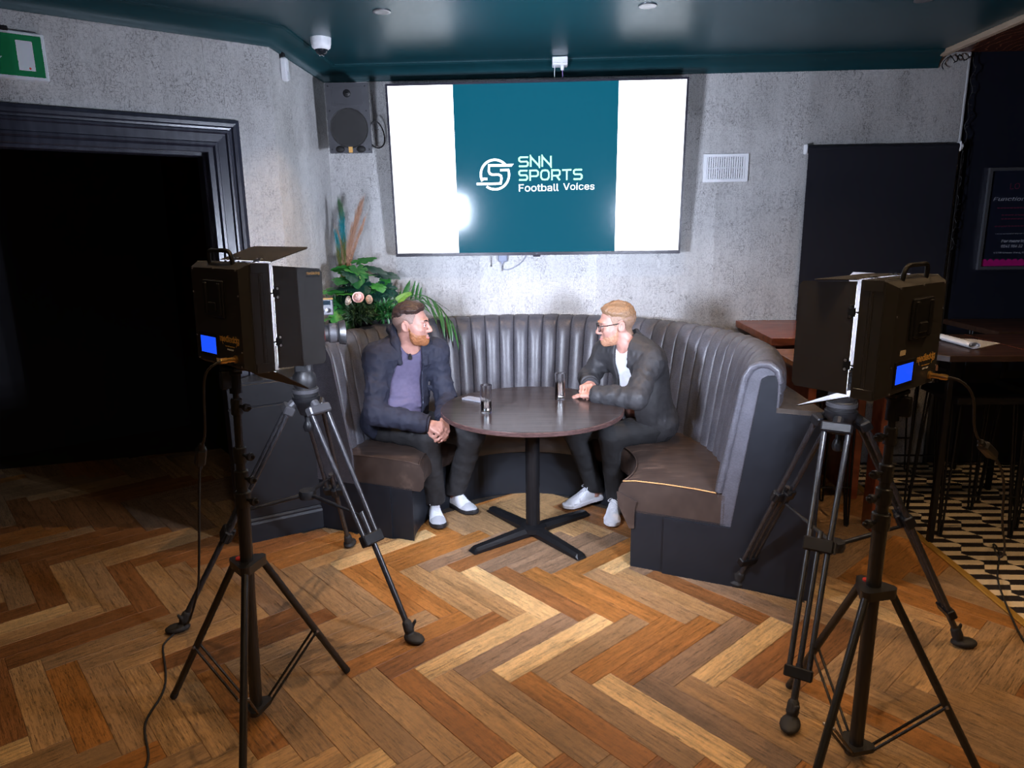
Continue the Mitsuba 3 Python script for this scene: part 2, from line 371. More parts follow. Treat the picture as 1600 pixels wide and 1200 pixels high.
obj('door_stop', cat(slant_box(DOOR_S0 + 0.026, DOOR_S0 + 0.042, -0.15, -0.05, 0, DOOR_Z - 0.028), slant_box(DOOR_S0 + 0.03, DOOR_S1 - 0.03, -0.15, -0.05, DOOR_Z - 0.044, DOOR_Z - 0.026)), DOOR_PAINT, d1)
# ceiling, cornice, brown ceiling bay on the right
struct('ceiling', prism(Polygon([(-4.2, -2.0), (2.53, -2.0), (2.53, YB), (-1.485, YB), (-1.485, 4.02), (-4.2, 1.66)]), CEIL, CEIL + 0.05), CEIL_GREEN, label='glossy dark green painted ceiling')
def brown_fn(p, n, uv):
    g = dr.abs(dr.sin((p.x * 9 + 1.6 * FBM(p.x * 3, p.y * 5, 1, 3)) * 6 + p.y * 3))
    return MIX((0.045, 0.012, 0.006), (0.30, 0.10, 0.040), (1 - SS(0.0, 0.4, g)) * FBM(p.x * 8, p.y * 20, 4, 3))
BROWN_CEIL = M('brown_ceiling', mikit.proc(brown_fn), rough=0.4)
struct('ceiling_bay', bx(2.53, 5.2, -2.0, YB, CEIL + 0.002, CEIL + 0.05, 0.001), BROWN_CEIL, label='red-brown wood patterned ceiling bay over the tiled floor')
BEIGE = M('beige_trim', (0.36, 0.27, 0.19), rough=0.5)
struct('trim_1', bx(2.515, 2.555, -2.0, YB - 0.02, CEIL - 0.03, CEIL + 0.01), BEIGE, label='beige edging strip between green and brown ceiling')
struct('trim_2', bx(2.722, 2.738, YB - 0.020, YB - 0.010, 0, CEIL), M('pale_trim', (0.42, 0.42, 0.43), rough=0.4), label='pale edge strip where the grey wallpaper ends')
COR = [(0.0, -0.092), (0.010, -0.092), (0.014, -0.080)] + [(0.112 - 0.098 * math.cos(a), -0.080 + 0.066 * math.sin(a)) for a in np.linspace(0.1, 1.45, 9)] + [(0.104, -0.010), (0.112, -0.008), (0.112, 0.0)]
cor_pts = [V3(2.535, YB - 0.015, 0), V3(-1.485, YB - 0.015, 0), V3(-1.485, 4.02, 0), A0 + DW * 3.4]
def cornice():
    dirs = [(cor_pts[i + 1] - cor_pts[i]) / np.linalg.norm(cor_pts[i + 1] - cor_pts[i]) for i in range(3)]
    nr = [np.cross(V3(0, 0, 1), d) for d in dirs]                 # into the room (walking with the wall on the right hand)
    offs = [nr[0], (nr[0] + nr[1]) / (1 + nr[0] @ nr[1]), (nr[1] + nr[2]) / (1 + nr[1] @ nr[2]), nr[2]]
    v, f, n = [], [], len(COR)
    for p, o in zip(cor_pts, offs):
        for w, z in COR: v.append(p + o * w + V3(0, 0, CEIL + z))
    for i in range(3):
        for j in range(n - 1):
            a = i * n + j; f += [[a, a + n, a + n + 1], [a, a + n + 1, a + 1]]
    return TM(v, f)
struct('trim_3', cornice(), CORNICE_GREEN, smooth=40, label='green painted cove cornice around the ceiling')

# ---------------------------------------------------------------- floor: herringbone planks, each one a piece
struct_floor = struct('floor', bx(-5.0, 2.065, -1.5, 7.2, -0.05, -0.0035, 0.0005), GROUT, label='herringbone wood plank floor in mixed brown tones')
PO, PA, PL_, PW = V3(-0.5295, 2.4649, 0), math.radians(44.28), 0.6173, 0.1103
PU, PV = V3(math.cos(PA), math.sin(PA), 0), V3(math.sin(PA), -math.cos(PA), 0)
FLOOR_REGION = Polygon([(-4.6, 0.2), (2.058, 0.2), (2.058, 4.98), (1.24, 4.98), (1.2, 3.0), (0.6, 3.3), (0.5, 4.0), (-0.1, 4.45), (-0.7, 3.95), (-0.85, 3.64), (-1.3, 3.79), (-1.70, 3.55), (-1.70, 3.85), (-1.9, 4.5), (-2.6, 5.3), (-4.6, 4.6)])
PLANKS, EXTRA = [], []
for k in range(-45, 46):
    for m in range(-9, 10):
        for w in 'UV':
            if w == 'U': u0, v0, du, dv = k * PW + m * PL_, k * PW - m * PL_, PL_, PW
            else: u0, v0, du, dv = (k - 1) * PW + m * PL_, k * PW - m * PL_, PW, PL_
            g = 0.0005
            c = [(PO + PU * (u0 + a) + PV * (v0 + b))[:2] for a, b in ((g, g), (du - g, g), (du - g, dv - g), (g, dv - g))]
            pg = Polygon(c).intersection(FLOOR_REGION)
            if pg.geom_type != 'Polygon': pg = max(pg.geoms, key=lambda g: g.area)
            if pg.area < 0.002: continue
            ctr = np.array(pg.centroid.coords[0])
            dz = (ctr[1] * math.cos(PITCH) + H_EYE * math.sin(PITCH)); px = 800 + F_PX * (ctr[0] + math.tan(YAW) * ctr[1]) / max(dz, 0.05)
            py = 600 - F_PX * (-H_EYE * math.cos(PITCH) + ctr[1] * math.sin(PITCH)) / max(dz, 0.05)
            seen = abs(px - 800) < 880 and py < 1265 and ctr[1] > 0.9
            (PLANKS if seen else EXTRA).append((w, k, m, pg, u0, v0, seen))
TONE_OF = {}
for _t, _l in {0: 'U0/0 U2/0 V1/1 U-4/1 U5/1 V11/1 U7/0 V5/0 U-11/-1 U-14/0 U-3/-1 U0/-1', 1: 'V-8/0 V-4/0 V-15/1 V-12/1 V-9/1 V-8/1 V-6/1 V-5/1 U-10/0 U-9/0 U-5/0 U-4/0 U-17/1 V-2/0 V2/0 V4/0 U-3/0 U3/0 V-4/1 V5/1 V9/1 V10/1 U10/0 U11/0 V7/0 V11/0 U-10/-1 U-9/-1 U-7/-1 U-2/-1 U2/-1 U5/-1', 2: 'V-9/0 V-5/0 U-7/1 U-6/1 V0/0 V3/0 U-2/0 U4/0 V-3/1 V-2/1 V3/1 V4/1 U-3/1 U-2/1 U4/1 V13/1 V14/1 U5/0 V10/0 U-8/-1 U1/-1 U4/-1 U6/-1', 3: 'V-14/1 V-11/1 U-12/0 U-11/0 U-7/0 U-6/0 U-16/1 U-15/1 U-14/1 U-11/1 U-10/1 U-9/1 U-8/1 U-1/0 V2/1 U0/1 V7/1 U8/0 U9/0 V-11/0 U3/-1', 4: 'V-10/0 V-7/0 V-6/0 V-3/0 V-13/1 V-10/1 U-13/0 U-8/0 U-13/1 U-12/1 V-1/0 V1/0 V-1/1 V0/1 U-5/1 V6/1 V12/1 U12/0 V8/0 V9/0 U-6/-1 U-5/-1 U-1/-1 U-4/-1 U7/-1', 5: 'V-7/1 U1/0 U-1/1 U1/1 U2/1 U3/1 V8/1 U6/0 V6/0'}.items():
    for _w in _l.split():
        _a, _b = _w[1:].split('/'); TONE_OF[(_w[0], int(_a), int(_b))] = _t
TONE_POOL = [1, 1, 1, 2, 3, 3, 4, 4, 5, 5, 5, 1]
OUTER, WIDE = [], []
for num, (w, k, m, pg, u0, v0, seen) in enumerate(PLANKS + EXTRA):
    pts = np.array(pg.exterior.coords)[:-1]
    mesh = convex_prism(pts, -0.006, 0.0, 0.0011)
    if not Polygon(pts).convex_hull.area < Polygon(pts).area * 1.002:
        mesh = prism(pg, -0.006, 0.0)
    rel = mesh.vertices - PO; uu, vv = rel @ PU - u0, rel @ PV - v0
    al, ac = (uu, vv) if w == 'U' else (vv, uu)
    h = (k * 7919 + m * 104729 + (3 if w == 'U' else 11) * 31) % 9973
    tone = TONE_OF.get((w, k, m), TONE_POOL[(h * 2654435761 >> 7) % len(TONE_POOL)])
    uv = np.stack([np.clip(al, 0, 9) + 0.5 + 10.0 * (num + 1), np.clip(ac, 0, 9) + 0.5 + 10.0 * tone], 1)
    if seen and len([1 for q in OUTER if q is None]) < 299: obj('plank', mesh, PLANK, 'floor', uv=uv); OUTER.append(None)
    else: WIDE.append((mesh, uv))
vv_, ff_, uu_, at_ = [], [], [], 0
for mesh, uv in WIDE: vv_.append(mesh.vertices); ff_.append(mesh.faces + at_); uu_.append(uv); at_ += len(mesh.vertices)
obj('outer_planks', TM(np.vstack(vv_), np.vstack(ff_)), PLANK, 'floor', kind='stuff', uv=np.vstack(uu_))
# black and cream tiled floor on the right: rows run along the wall, the joints between columns zigzag
struct('floor_tiled', bx(2.095, 5.2, -1.5, YB, -0.05, -0.0025, 0.0005), GROUT, label='black and cream geometric tile floor')
ROW, HALF = 0.0512, 0.1024
Y_REF = 3.6265
def seam(i, y):
    t = ((y - Y_REF) / HALF) % 2.0
    tri = 1 - t if t <= 1 else t - 1                    # 1 at Y_REF, 0 half a period away
    a = 0.056 * (tri - 0.5) * (1 if i % 2 == 0 else -1)
    return 2.222 + 0.1745 * i + a
TILES = []
for r in range(-70, 28):
    y0 = Y_REF + (r - 0.5) * ROW + 0.0006; y1 = y0 + ROW - 0.0012
    ym = Y_REF + r * ROW
    if y1 > YB - 0.01 or y0 < 0.2: continue
    for i in range(-2, 18):
        ys = [y0] + ([ym] if r % 2 == 0 else []) + [y1]
        L = [(seam(i, y) + 0.0005, y) for y in ys]; R = [(seam(i + 1, y) - 0.0005, y) for y in ys]
        pg = Polygon(L + R[::-1]).intersection(sbox(2.102, 0, 5.1, 6))
        if pg.area < 1e-4 or pg.geom_type != 'Polygon': continue
        c = np.array(pg.centroid.coords[0])
        px = 800 + F_PX * (c[0] + math.tan(YAW) * c[1]) / (c[1] * math.cos(PITCH) + H_EYE * math.sin(PITCH))
        TILES.append((np.hypot(*c) + (100 if px > 1640 or c[1] < 2.55 else 0), pg, (r + i) % 2))
TILES.sort(key=lambda t: t[0])
rest = {0: [], 1: []}
for j, (d, pg, colr) in enumerate(TILES):
    pts = np.array(pg.exterior.coords)[:-1]
    ms = convex_prism(pts, -0.004, 0.0, 0.0006) if pg.convex_hull.area < pg.area * 1.001 else prism(pg, -0.004, 0.0)
    if j < 299: obj('tile', ms, TILE_CREAM if colr else TILE_BLACK, 'floor_tiled')
    else: rest[colr].append(ms)
for colr in rest:
    if rest[colr]: obj('far_tiles', cat(rest[colr]), TILE_CREAM if colr else TILE_BLACK, 'floor_tiled', kind='stuff', label='cream tiles' if colr else 'black tiles')
def strip_prof():
    pr = Polygon([(2.060, -0.004), (2.060, 0.003), (2.066, 0.006), (2.094, 0.006), (2.100, 0.003), (2.100, -0.004)])
    m = prism(pr, -1.2, YB - 0.02); v = m.vertices.copy()
    return TM(np.stack([v[:, 0], v[:, 2], v[:, 1]], 1), m.faces[:, ::-1])
struct('trim_4', strip_prof(), BRASS_STRIP, label='brass coloured threshold strip between wood and tile floor')
# ---------------------------------------------------------------- curved banquette booth
BC = V3(-0.10, 3.71, 0)
NR, CR = V3(0.377, 0.926, 0), V3(0.377, 0.926, 0) @ V3(0.461, 3.336, 0)
NL, CL = V3(0.32, 0.947, 0), V3(0.32, 0.947, 0) @ V3(-0.866, 3.663, 0)
def th_ends(r):
    fr = math.atan2(NR[1], NR[0]); fl = math.atan2(NL[1], NL[0])
    return fr - math.acos((CR - NR @ BC) / r), fl + math.acos((CL - NL @ BC) / r)
def ring_sweep(prof, n, caps=True):
    """prof: closed (r, z) outline, counter-clockwise; swept from the right end cut to the left one."""
    p = np.asarray(prof, float); k = len(p)
    ends = np.array([th_ends(r) for r, _ in p]); v = []
    for i in range(n + 1):
        th = ends[:, 0] + (ends[:, 1] - ends[:, 0]) * i / n
        v.append(np.stack([BC[0] + p[:, 0] * np.cos(th), BC[1] + p[:, 0] * np.sin(th), p[:, 1]], 1))
    v = np.vstack(v); f = []
    for i in range(n):
        for j in range(k):
            a, b = i * k + j, i * k + (j + 1) % k
            f += [[a, b, b + k], [a, b + k, a + k]]
    if caps:
        t = trimesh.creation.triangulate_polygon(Polygon(p), engine='earcut')
        tv, tf = t; tree = [int(np.argmin(np.linalg.norm(p - q, axis=1))) for q in tv]
        tf = np.array(tree)[tf]
        f += [list(x[::-1]) for x in tf] + [list(x + n * k) for x in tf]
    m = TM(v, f)
    if m.volume < 0: m.invert()
    return m
booth = thing('banquette_booth', 'curved dark leather banquette booth with upright channelled back and navy painted base', 'booth seat')
obj('plinth', ring_sweep([(0.645, 0.0), (1.10, 0.0), (1.10, 0.31), (0.645, 0.31)], 48), NAVY_PAINT, booth, smooth=40)
SEATP = [(0.60, 0.300), (1.09, 0.300), (1.09, 0.452), (1.06, 0.462), (0.95, 0.468), (0.80, 0.470), (0.66, 0.466), (0.615, 0.460), (0.590, 0.444), (0.578, 0.415), (0.574, 0.37), (0.580, 0.325)]
seat = obj('seat_cushion', ring_sweep(SEATP, 72), SEAT_LEATHER, booth, smooth=50, label='worn dark brown leather seat cushion')
# tan piping along the seat's front edges
rP, lP = [th_ends(0.592)[0], th_ends(0.592)[1]], None
def ring_line(r, z, a0, a1, n=60): return [BC + V3(r * math.cos(a), r * math.sin(a), z) for a in np.linspace(a0, a1, n)]
def on_cut(r, z, side):
    a = th_ends(r)[side]; return BC + V3(r * math.cos(a), r * math.sin(a), z)
obj('seat_piping', tube(ring_line(0.597, 0.455, *th_ends(0.597)), 0.0045, 6), SEAT_LEATHER, seat, smooth=True)
obj('seat_piping', tube([on_cut(r, z, 0) - NR * 0.002 for r, z in ((0.60, 0.457), (0.66, 0.467), (0.80, 0.471), (0.95, 0.469), (1.05, 0.463))], 0.0035, 6), PIPING, seat, smooth=True, label='tan worn piping')
obj('seat_piping', tube([on_cut(r, z, 1) - NL * 0.002 for r, z in ((0.60, 0.457), (0.66, 0.467), (0.80, 0.471), (0.95, 0.469), (1.02, 0.465))], 0.0035, 6), SEAT_LEATHER, seat, smooth=True)
# torn flap hanging at the right inner corner
flap_c = on_cut(0.60, 0.30, 0)
ft = V3(NR[1], -NR[0], 0)
fl_poly = [(-0.030, 0.10), (0.075, 0.06), (0.065, 0.02), (0.064, -0.085), (0.040, -0.088), (0.004, -0.02), (-0.022, 0.03)]
fm = prism(Polygon(fl_poly), 0, 0.008)
obj('torn_flap', moved(fm, basis(ft, V3(0, 0, 1), -NR, flap_c - NR * 0.004 + V3(0, 0, 0.0))), SEAT_LEATHER, seat, label='torn leather flap hanging at the corner')
# backrest core and its channels
BACKP = [(1.075, 0.30), (1.30, 0.30), (1.30, 1.00), (1.285, 1.055), (1.255, 1.085), (1.22, 1.092), (1.19, 1.080), (1.165, 1.05), (1.15, 1.00), (1.11, 0.72), (1.075, 0.46)]
back = obj('backrest', ring_sweep(BACKP, 72), LEATHER, booth, smooth=40)
NCH = 41
CHP = np.array([(1.052, 0.445), (1.062, 0.50), (1.085, 0.66), (1.108, 0.82), (1.128, 0.94), (1.138, 1.00), (1.146, 1.035), (1.160, 1.068), (1.182, 1.092), (1.212, 1.105), (1.244, 1.104), (1.272, 1.090), (1.292, 1.062), (1.302, 1.02), (1.305, 0.97)])
BUL = np.array([0.020, 0.024, 0.026, 0.026, 0.025, 0.022, 0.016, 0.011, 0.009, 0.008, 0.008, 0.007, 0.006, 0.005, 0.004])
tan_ = np.gradient(CHP, axis=0); nrm_ = np.stack([-tan_[:, 1], tan_[:, 0]], 1); nrm_ /= np.linalg.norm(nrm_, axis=1, keepdims=True)
EN = np.array([th_ends(r) for r in CHP[:, 0]])
tt = np.array([0, 0.03, 0.09, 0.2, 0.35, 0.5, 0.65, 0.8, 0.91, 0.97, 1.0])
for i in range(NCH):
    vs = []
    wob = 0.0
    for t in tt:
        fr = (i + t) / NCH; th = EN[:, 0] + (EN[:, 1] - EN[:, 0]) * fr
        b = BUL * (max(0.0, 1 - abs(2 * t - 1) ** 2.4) ** 0.62) - (0.006 if t in (0.0, 1.0) else 0.0)
        zr = CHP[:, 1]
        wr = 0.0035 * (meshkit.noise(np.stack([np.full(len(zr), i * 3.7 + t * 2), zr * 22, zr * 0 + i], 1)) - 0.5) * (0 < t < 1)
        q = CHP + nrm_ * (b + wr)[:, None]
        vs.append(np.stack([BC[0] + q[:, 0] * np.cos(th), BC[1] + q[:, 0] * np.sin(th), q[:, 1]], 1))
    v = np.vstack(vs); k = len(CHP); f = []
    for a in range(len(tt) - 1):
        for j in range(k - 1):
            p0 = a * k + j; f += [[p0, p0 + 1, p0 + 1 + k], [p0, p0 + 1 + k, p0 + k]]
    obj('channel', TM(v, np.array(f)[:, ::-1]), LEATHER, back, smooth=True)
# end boards: the cut ends of the booth
def cut_board(uz, p0, n, t=0.022, off=0.0):
    ux = V3(n[1], -n[0], 0)      # along the cut
    m = prism(Polygon(uz), 0, t)
    return fix(moved(m, basis(ux, V3(0, 0, 1), -V3(*n), V3(*p0) - V3(*n) * off)))
R0 = V3(0.589, 3.284, 0)
obj('end_panel', cut_board([(0, 0), (0.69, 0), (0.69, 0.885), (0.485, 0.885), (0.485, 1.035), (0.475, 1.052), (0.440, 1.052), (0.415, 1.035), (0.318, 0.298), (0.0, 0.298)], R0, NR, 0.02, -0.006), NAVY_PAINT, booth)
L0 = V3(-0.866, 3.663, 0)
obj('end_panel', cut_board([(-0.515, 0), (0, 0), (0, 0.305), (-0.515, 0.305)], L0, NL, 0.012, 0.0), NAVY_PAINT, booth)
obj('end_facing', cut_board([(-0.50, 0.30), (-0.235, 0.30), (-0.235, 0.47), (-0.335, 1.03), (-0.36, 1.075), (-0.42, 1.085), (-0.47, 1.05), (-0.50, 1.0)], L0, NL, 0.016, 0.0), LEATHER, booth)
obj('end_roll', tube([on_cut(r, z, 0) - NR * 0.0 for r, z in ((1.062, 0.47), (1.10, 0.72), (1.142, 1.00), (1.152, 1.04), (1.175, 1.082), (1.21, 1.10), (1.25, 1.10), (1.285, 1.075), (1.30, 1.02))], 0.017, 10), LEATHER, booth, smooth=True)
# boxed-in sides behind the backrest, with ledges
ring_out = [BC[:2] + 1.25 * np.array([math.cos(a), math.sin(a)]) for a in np.linspace(math.radians(-28), math.radians(176), 80)]
disc = Polygon(list(Point(BC[0], BC[1]).buffer(1.24, 64).exterior.coords))
front_r = Polygon([(1.0, 3.118), (1.218, 3.030), (1.232, YB - 0.022), (-0.1, YB - 0.022), (-0.1, 4.5)]).difference(disc)
sb = obj('side_box', prism(front_r, 0, 0.885), NAVY_PAINT, booth)
led = Polygon([(0.9, 3.149), (1.226, 3.016), (1.242, YB - 0.02), (-0.1, YB - 0.02), (-0.1, 4.5)]).difference(disc)
LEDGE = M('ledge', mikit.proc(lambda p, n, uv: MIX((0.030, 0.024, 0.020), (0.060, 0.048, 0.040), FBM(p.x * 20, p.y * 8, 1, 3))), rough=0.4)
obj('ledge', prism(led, 0.885, 0.907), LEDGE, booth, label='narrow dark wooden ledge')
PANEL_A, PANEL_B = (-1.319, 3.813), (-1.70, 3.561)
front_l = Polygon([PANEL_A, PANEL_B, (-1.648, 3.868), (-1.485, 4.010), (-1.478, 4.05), (-1.478, YB - 0.022), (-0.1, YB - 0.02), (-0.1, 4.5), (-1.2, 4.2)]).difference(disc)
sb = obj('side_box', prism(front_l, 0, 0.90), NAVY_PAINT, booth, label='dark navy panelled box end beside the doorway')
dp = V3(PANEL_B[0] - PANEL_A[0], PANEL_B[1] - PANEL_A[1], 0); lp = np.linalg.norm(dp); dp /= lp; npn = V3(-dp[1], dp[0], 0)
npn = npn if npn[1] < 0 else -npn
def on_panel(u0, u1, z0, z1, t):
    return fix(moved(cbox(u1 - u0, t, z1 - z0, 0.003, ((u0 + u1) / 2, t / 2, (z0 + z1) / 2)), basis(dp, npn, V3(0, 0, 1), V3(PANEL_A[0], PANEL_A[1], 0))))
skirt = [(0, 0), (0.018, 0), (0.018, 0.105), (0.012, 0.118), (0.012, 0.128), (0.004, 0.140), (0, 0.140)]
sk = prism(Polygon(skirt), 0.0, lp)
obj('skirting', fix(moved(sk, basis(npn, V3(0, 0, 1), dp, V3(PANEL_A[0], PANEL_A[1], 0)))), NAVY_PAINT, sb)
obj('board', on_panel(0.0, lp, 0.142, 0.775, 0.008), NAVY_PAINT, sb)
obj('board', on_panel(0.0, lp, 0.780, 0.905, 0.008), NAVY_PAINT, sb)
obj('ledge', prism(front_l.buffer(0.004), 0.90, 0.918), NAVY_PAINT, booth)
# ---------------------------------------------------------------- television
TVC, TVW, TVH, TILT = V3(-0.0568, 4.8112, 2.0728), 1.93, 1.098, math.radians(4.53)
tx, tz = V3(1, 0, 0), V3(0, -math.sin(TILT), math.cos(TILT)); tn = -np.cross(tx, tz) * -1
tn = V3(0, -math.cos(TILT), -math.sin(TILT))
TVM = basis(tx, tz, tn, TVC)                         # local: x right, y up, z towards the viewer
tv = thing('television', 'large wall-mounted television showing a teal logo slide between white bars', 'television')
fr = prism(sbox(-TVW / 2, -TVH / 2, TVW / 2, TVH / 2).difference(sbox(-TVW / 2 + 0.012, -TVH / 2 + 0.021, TVW / 2 - 0.012, TVH / 2 - 0.012)), -0.02, 0.006)
TV_FRAME = M('tv_frame', (0.020, 0.018, 0.028), rough=0.3)
obj('bezel', moved(fr, TVM), TV_FRAME, tv)
obj('housing', moved(cat(cbox(TVW - 0.004, TVH - 0.004, 0.04, 0.006, (0, 0, -0.035)), cbox(1.2, 0.7, 0.05, 0.01, (0, -0.05, -0.075))), TVM), BLACK_PLASTIC, tv)
obj('wall_bracket', cat(moved(cat(cbox(0.06, 0.5, 0.03, 0.003, (-0.25, 0.0, -0.10)), cbox(0.06, 0.5, 0.03, 0.003, (0.25, 0.0, -0.10))), TVM), bx(-0.45, 0.35, YB - 0.05, YB - 0.016, 1.95, 2.2)), BLACK_METAL, tv)
SCREEN_GLOSS = M('screen_gloss', (0.006, 0.010, 0.014), rough=0.11, spec=0.35)
def glow(col): return {'type': 'area', 'radiance': {'type': 'rgb', 'value': list(map(float, col))}}
SX0, SX1, SY0, SY1 = -TVW / 2 + 0.012, TVW / 2 - 0.012, -TVH / 2 + 0.021, TVH / 2 - 0.012
CX0, CX1 = SX0 + 0.222 * (SX1 - SX0), SX0 + 0.776 * (SX1 - SX0)
def sheet(x0, x1, y0, y1, z): return moved(TM([[x0, y0, z], [x1, y0, z], [x1, y1, z], [x0, y1, z]], [[0, 1, 2], [0, 2, 3]]), TVM)
obj('screen', sheet(CX0, CX1, SY0, SY1, -0.001), SCREEN_GLOSS, tv, emitter=glow(TV_TEAL), label='teal centre of the slide')
for xa, xb in ((SX0, CX0), (CX1, SX1)): obj('screen_bar', sheet(xa, xb, SY0, SY1, -0.001), SCREEN_GLOSS, tv, emitter=glow(TV_WHITE), label='white side bar of the slide')
# the emblem and the words: flat shapes on the screen. measured on the slide in metres from the screen centre
px2m = (SX1 - SX0) / 1447.0                           # zoomed picture (3.2x): screen about 1447 wide
def sp(x, y): return ((x - 798) * px2m, (493 - y) * px2m * 1.0)
def stroke(pts, w): return LineString([sp(*p) for p in pts]).buffer(w * px2m / 2, cap_style='flat', join_style='mitre')
cx_, cy_, R_ = 591.0, 508.0, 71.0
def arc(a0, a1, n=40): return [(cx_ + R_ * math.cos(a), cy_ - R_ * math.sin(a)) for a in np.radians(np.linspace(a0, a1, n))]
LW = 13.0
logo = unary_union([
    stroke(arc(42, 206), LW), stroke([(522, 528), (553, 528)], LW),
    stroke(arc(-128, 22) , LW), stroke([(617, 487), (663, 487)], LW),
    Polygon([sp(556, 457), sp(688, 457), sp(676, 471), sp(556, 471)]),
    stroke([(563, 458), (561, 492), (566, 503), (578, 508), (610, 508), (621, 514), (624, 526), (619, 552)], LW),
    Polygon([sp(497, 545), sp(626, 545), sp(624, 558), sp(497, 558)])])
def flat(shape, z):
    gs = [g for g in getattr(shape, 'geoms', [shape]) if g.area > 1e-8]; ms = []
    for g in gs:
        v, f = trimesh.creation.triangulate_polygon(g, engine='earcut'); m = TM(np.c_[v, np.full(len(v), z)], f)
        if m.face_normals[:, 2].mean() < 0: m.invert()
        ms.append(m)
    return cat(ms)
def text_shape(text, height, bold=True):
    m = meshkit.text_mesh(text, height, 0.001, bold); top = m.section(plane_origin=[0, 0, 0.0005], plane_normal=[0, 0, 1])
    p2, to3 = top.to_2D(); sh = unary_union(p2.polygons_full)
    return shapely.affinity.translate(sh, to3[0, 3], to3[1, 3])
def fit_text(text, x0, y0, x1, y1, bold=True):
    """text scaled to the box (baseline corner x0, y0 to cap-height corner x1, y1), metres"""
    s = text_shape(text, 0.05, bold); a = s.bounds
    s = shapely.affinity.translate(s, -a[0], 0)
    return shapely.affinity.affine_transform(s, [(x1 - x0) / (a[2] - a[0]), 0, 0, (y1 - y0) / 0.05, x0, y0])
# angular capitals drawn as strokes in a 10 x 10 cell
GLY = {'S': ([(9.6, 8.9), (8.6, 9.2), (2.2, 9.2), (0.9, 8.2), (0.9, 6.2), (2.2, 5.1), (8.0, 5.1), (9.2, 4.0), (9.2, 1.9), (8.0, 0.8), (1.6, 0.8), (0.5, 1.1)],),
       'N': ([(0.9, 0), (0.9, 9.6), (1.2, 9.0), (8.8, 1.0), (9.1, 0.4), (9.1, 10)],),
       'P': ([(0.9, 0), (0.9, 9.2), (7.6, 9.2), (9.2, 8.0), (9.2, 5.2), (7.6, 4.0), (0.9, 4.0)],),
       'O': ([(5, 9.2), (2.4, 9.0), (0.9, 7.0), (0.9, 3.0), (2.4, 1.0), (5, 0.8), (7.6, 1.0), (9.1, 3.0), (9.1, 7.0), (7.6, 9.0), (5, 9.2), (4.6, 9.2)],),
       'R': ([(0.9, 0), (0.9, 9.2), (7.6, 9.2), (9.1, 8.2), (9.1, 5.4), (7.6, 4.2), (0.9, 4.2)], [(5.6, 4.2), (9.2, 0)]),
       'T': ([(0, 9.2), (10, 9.2)], [(5, 9.2), (5, 0)])}
def caps_word(word, x0, y0, cw, ch, gap, lw):
    parts = []
    for i, c in enumerate(word):
        for st in GLY[c]:
            parts.append(LineString([(x0 + i * (cw + gap) + p[0] / 10 * cw, y0 + p[1] / 10 * ch) for p in st]).buffer(lw / 2, cap_style='flat', join_style='mitre', mitre_limit=2))
    return unary_union(parts)
mx = lambda x: sp(x, 0)[0]
my = lambda y: sp(0, y)[1]
w1 = caps_word('SNN', mx(709), my(474), 52 * px2m, 51 * px2m, 5.5 * px2m, 9.5 * px2m)
w2 = caps_word('SPORTS', mx(709), my(540), 47.5 * px2m, 53 * px2m, 7.0 * px2m, 9.5 * px2m)
w3 = fit_text('Football', mx(710), my(591), mx(911), my(557))
w4 = fit_text('Voices', mx(933), my(587), mx(1090), my(555))
dot = shapely.geometry.box(mx(985), my(556), mx(1003), my(545))
w4 = w4.difference(dot)
obj('emblem', moved(flat(logo, 0.0004), TVM), SCREEN_GLOSS, tv, emitter=glow(TV_WHITE), label='white round emblem on the slide')
obj('lettering', moved(flat(unary_union([w3, w4]), 0.0004), TVM), SCREEN_GLOSS, tv, emitter=glow(TV_WHITE), label='small white words on the slide', kind='stuff')
obj('lettering', moved(flat(unary_union([w1, w2]), 0.0004), TVM), SCREEN_GLOSS, tv, emitter=glow(V3(0.75, 1.7, 1.05)), label='mint green capital letters on the slide', kind='stuff')
lg = text_shape('LG', 0.007, True); b = lg.bounds
obj('badge', moved(prism(shapely.affinity.translate(lg, -(b[0] + b[2]) / 2, -TVH / 2 + 0.006), 0.006, 0.0066), TVM), GREY_METAL, tv)
obj('sensor_tab', moved(cbox(0.05, 0.012, 0.02, 0.003, (0, -TVH / 2 - 0.004, 0.0)), TVM), TV_FRAME, tv)

# ---------------------------------------------------------------- round table
TC = V3(-0.0735, 3.7353, 0)
tab = thing('round_table', 'round dark wood pedestal table with black cross base in the booth', 'table')
obj('tabletop', lathe([(0.0, 0.722), (0.488, 0.722), (0.4965, 0.724), (0.5, 0.729), (0.5, 0.744), (0.4975, 0.7485), (0.493, 0.75), (0.0, 0.75)], 96, TC), TABLE_TOP, tab, smooth=40)
obj('edge_band', lathe([(0.4985, 0.724), (0.5013, 0.727), (0.5013, 0.745), (0.4985, 0.748)], 96, TC), TABLE_EDGE, tab, smooth=40)
obj('column', lathe([(0.040, 0.05), (0.040, 0.70), (0.055, 0.705), (0.055, 0.722)], 32, TC), BLACK_METAL, tab, smooth=40)
obj('mounting_plate', moved(cbox(0.34, 0.34, 0.01, 0.003, (0, 0, 0.717)), rotz(0.6), TC), BLACK_METAL, tab)
obj('hub', lathe([(0.075, 0.022), (0.075, 0.048), (0.055, 0.058), (0.041, 0.062)], 32, TC), BLACK_METAL, tab, smooth=40)
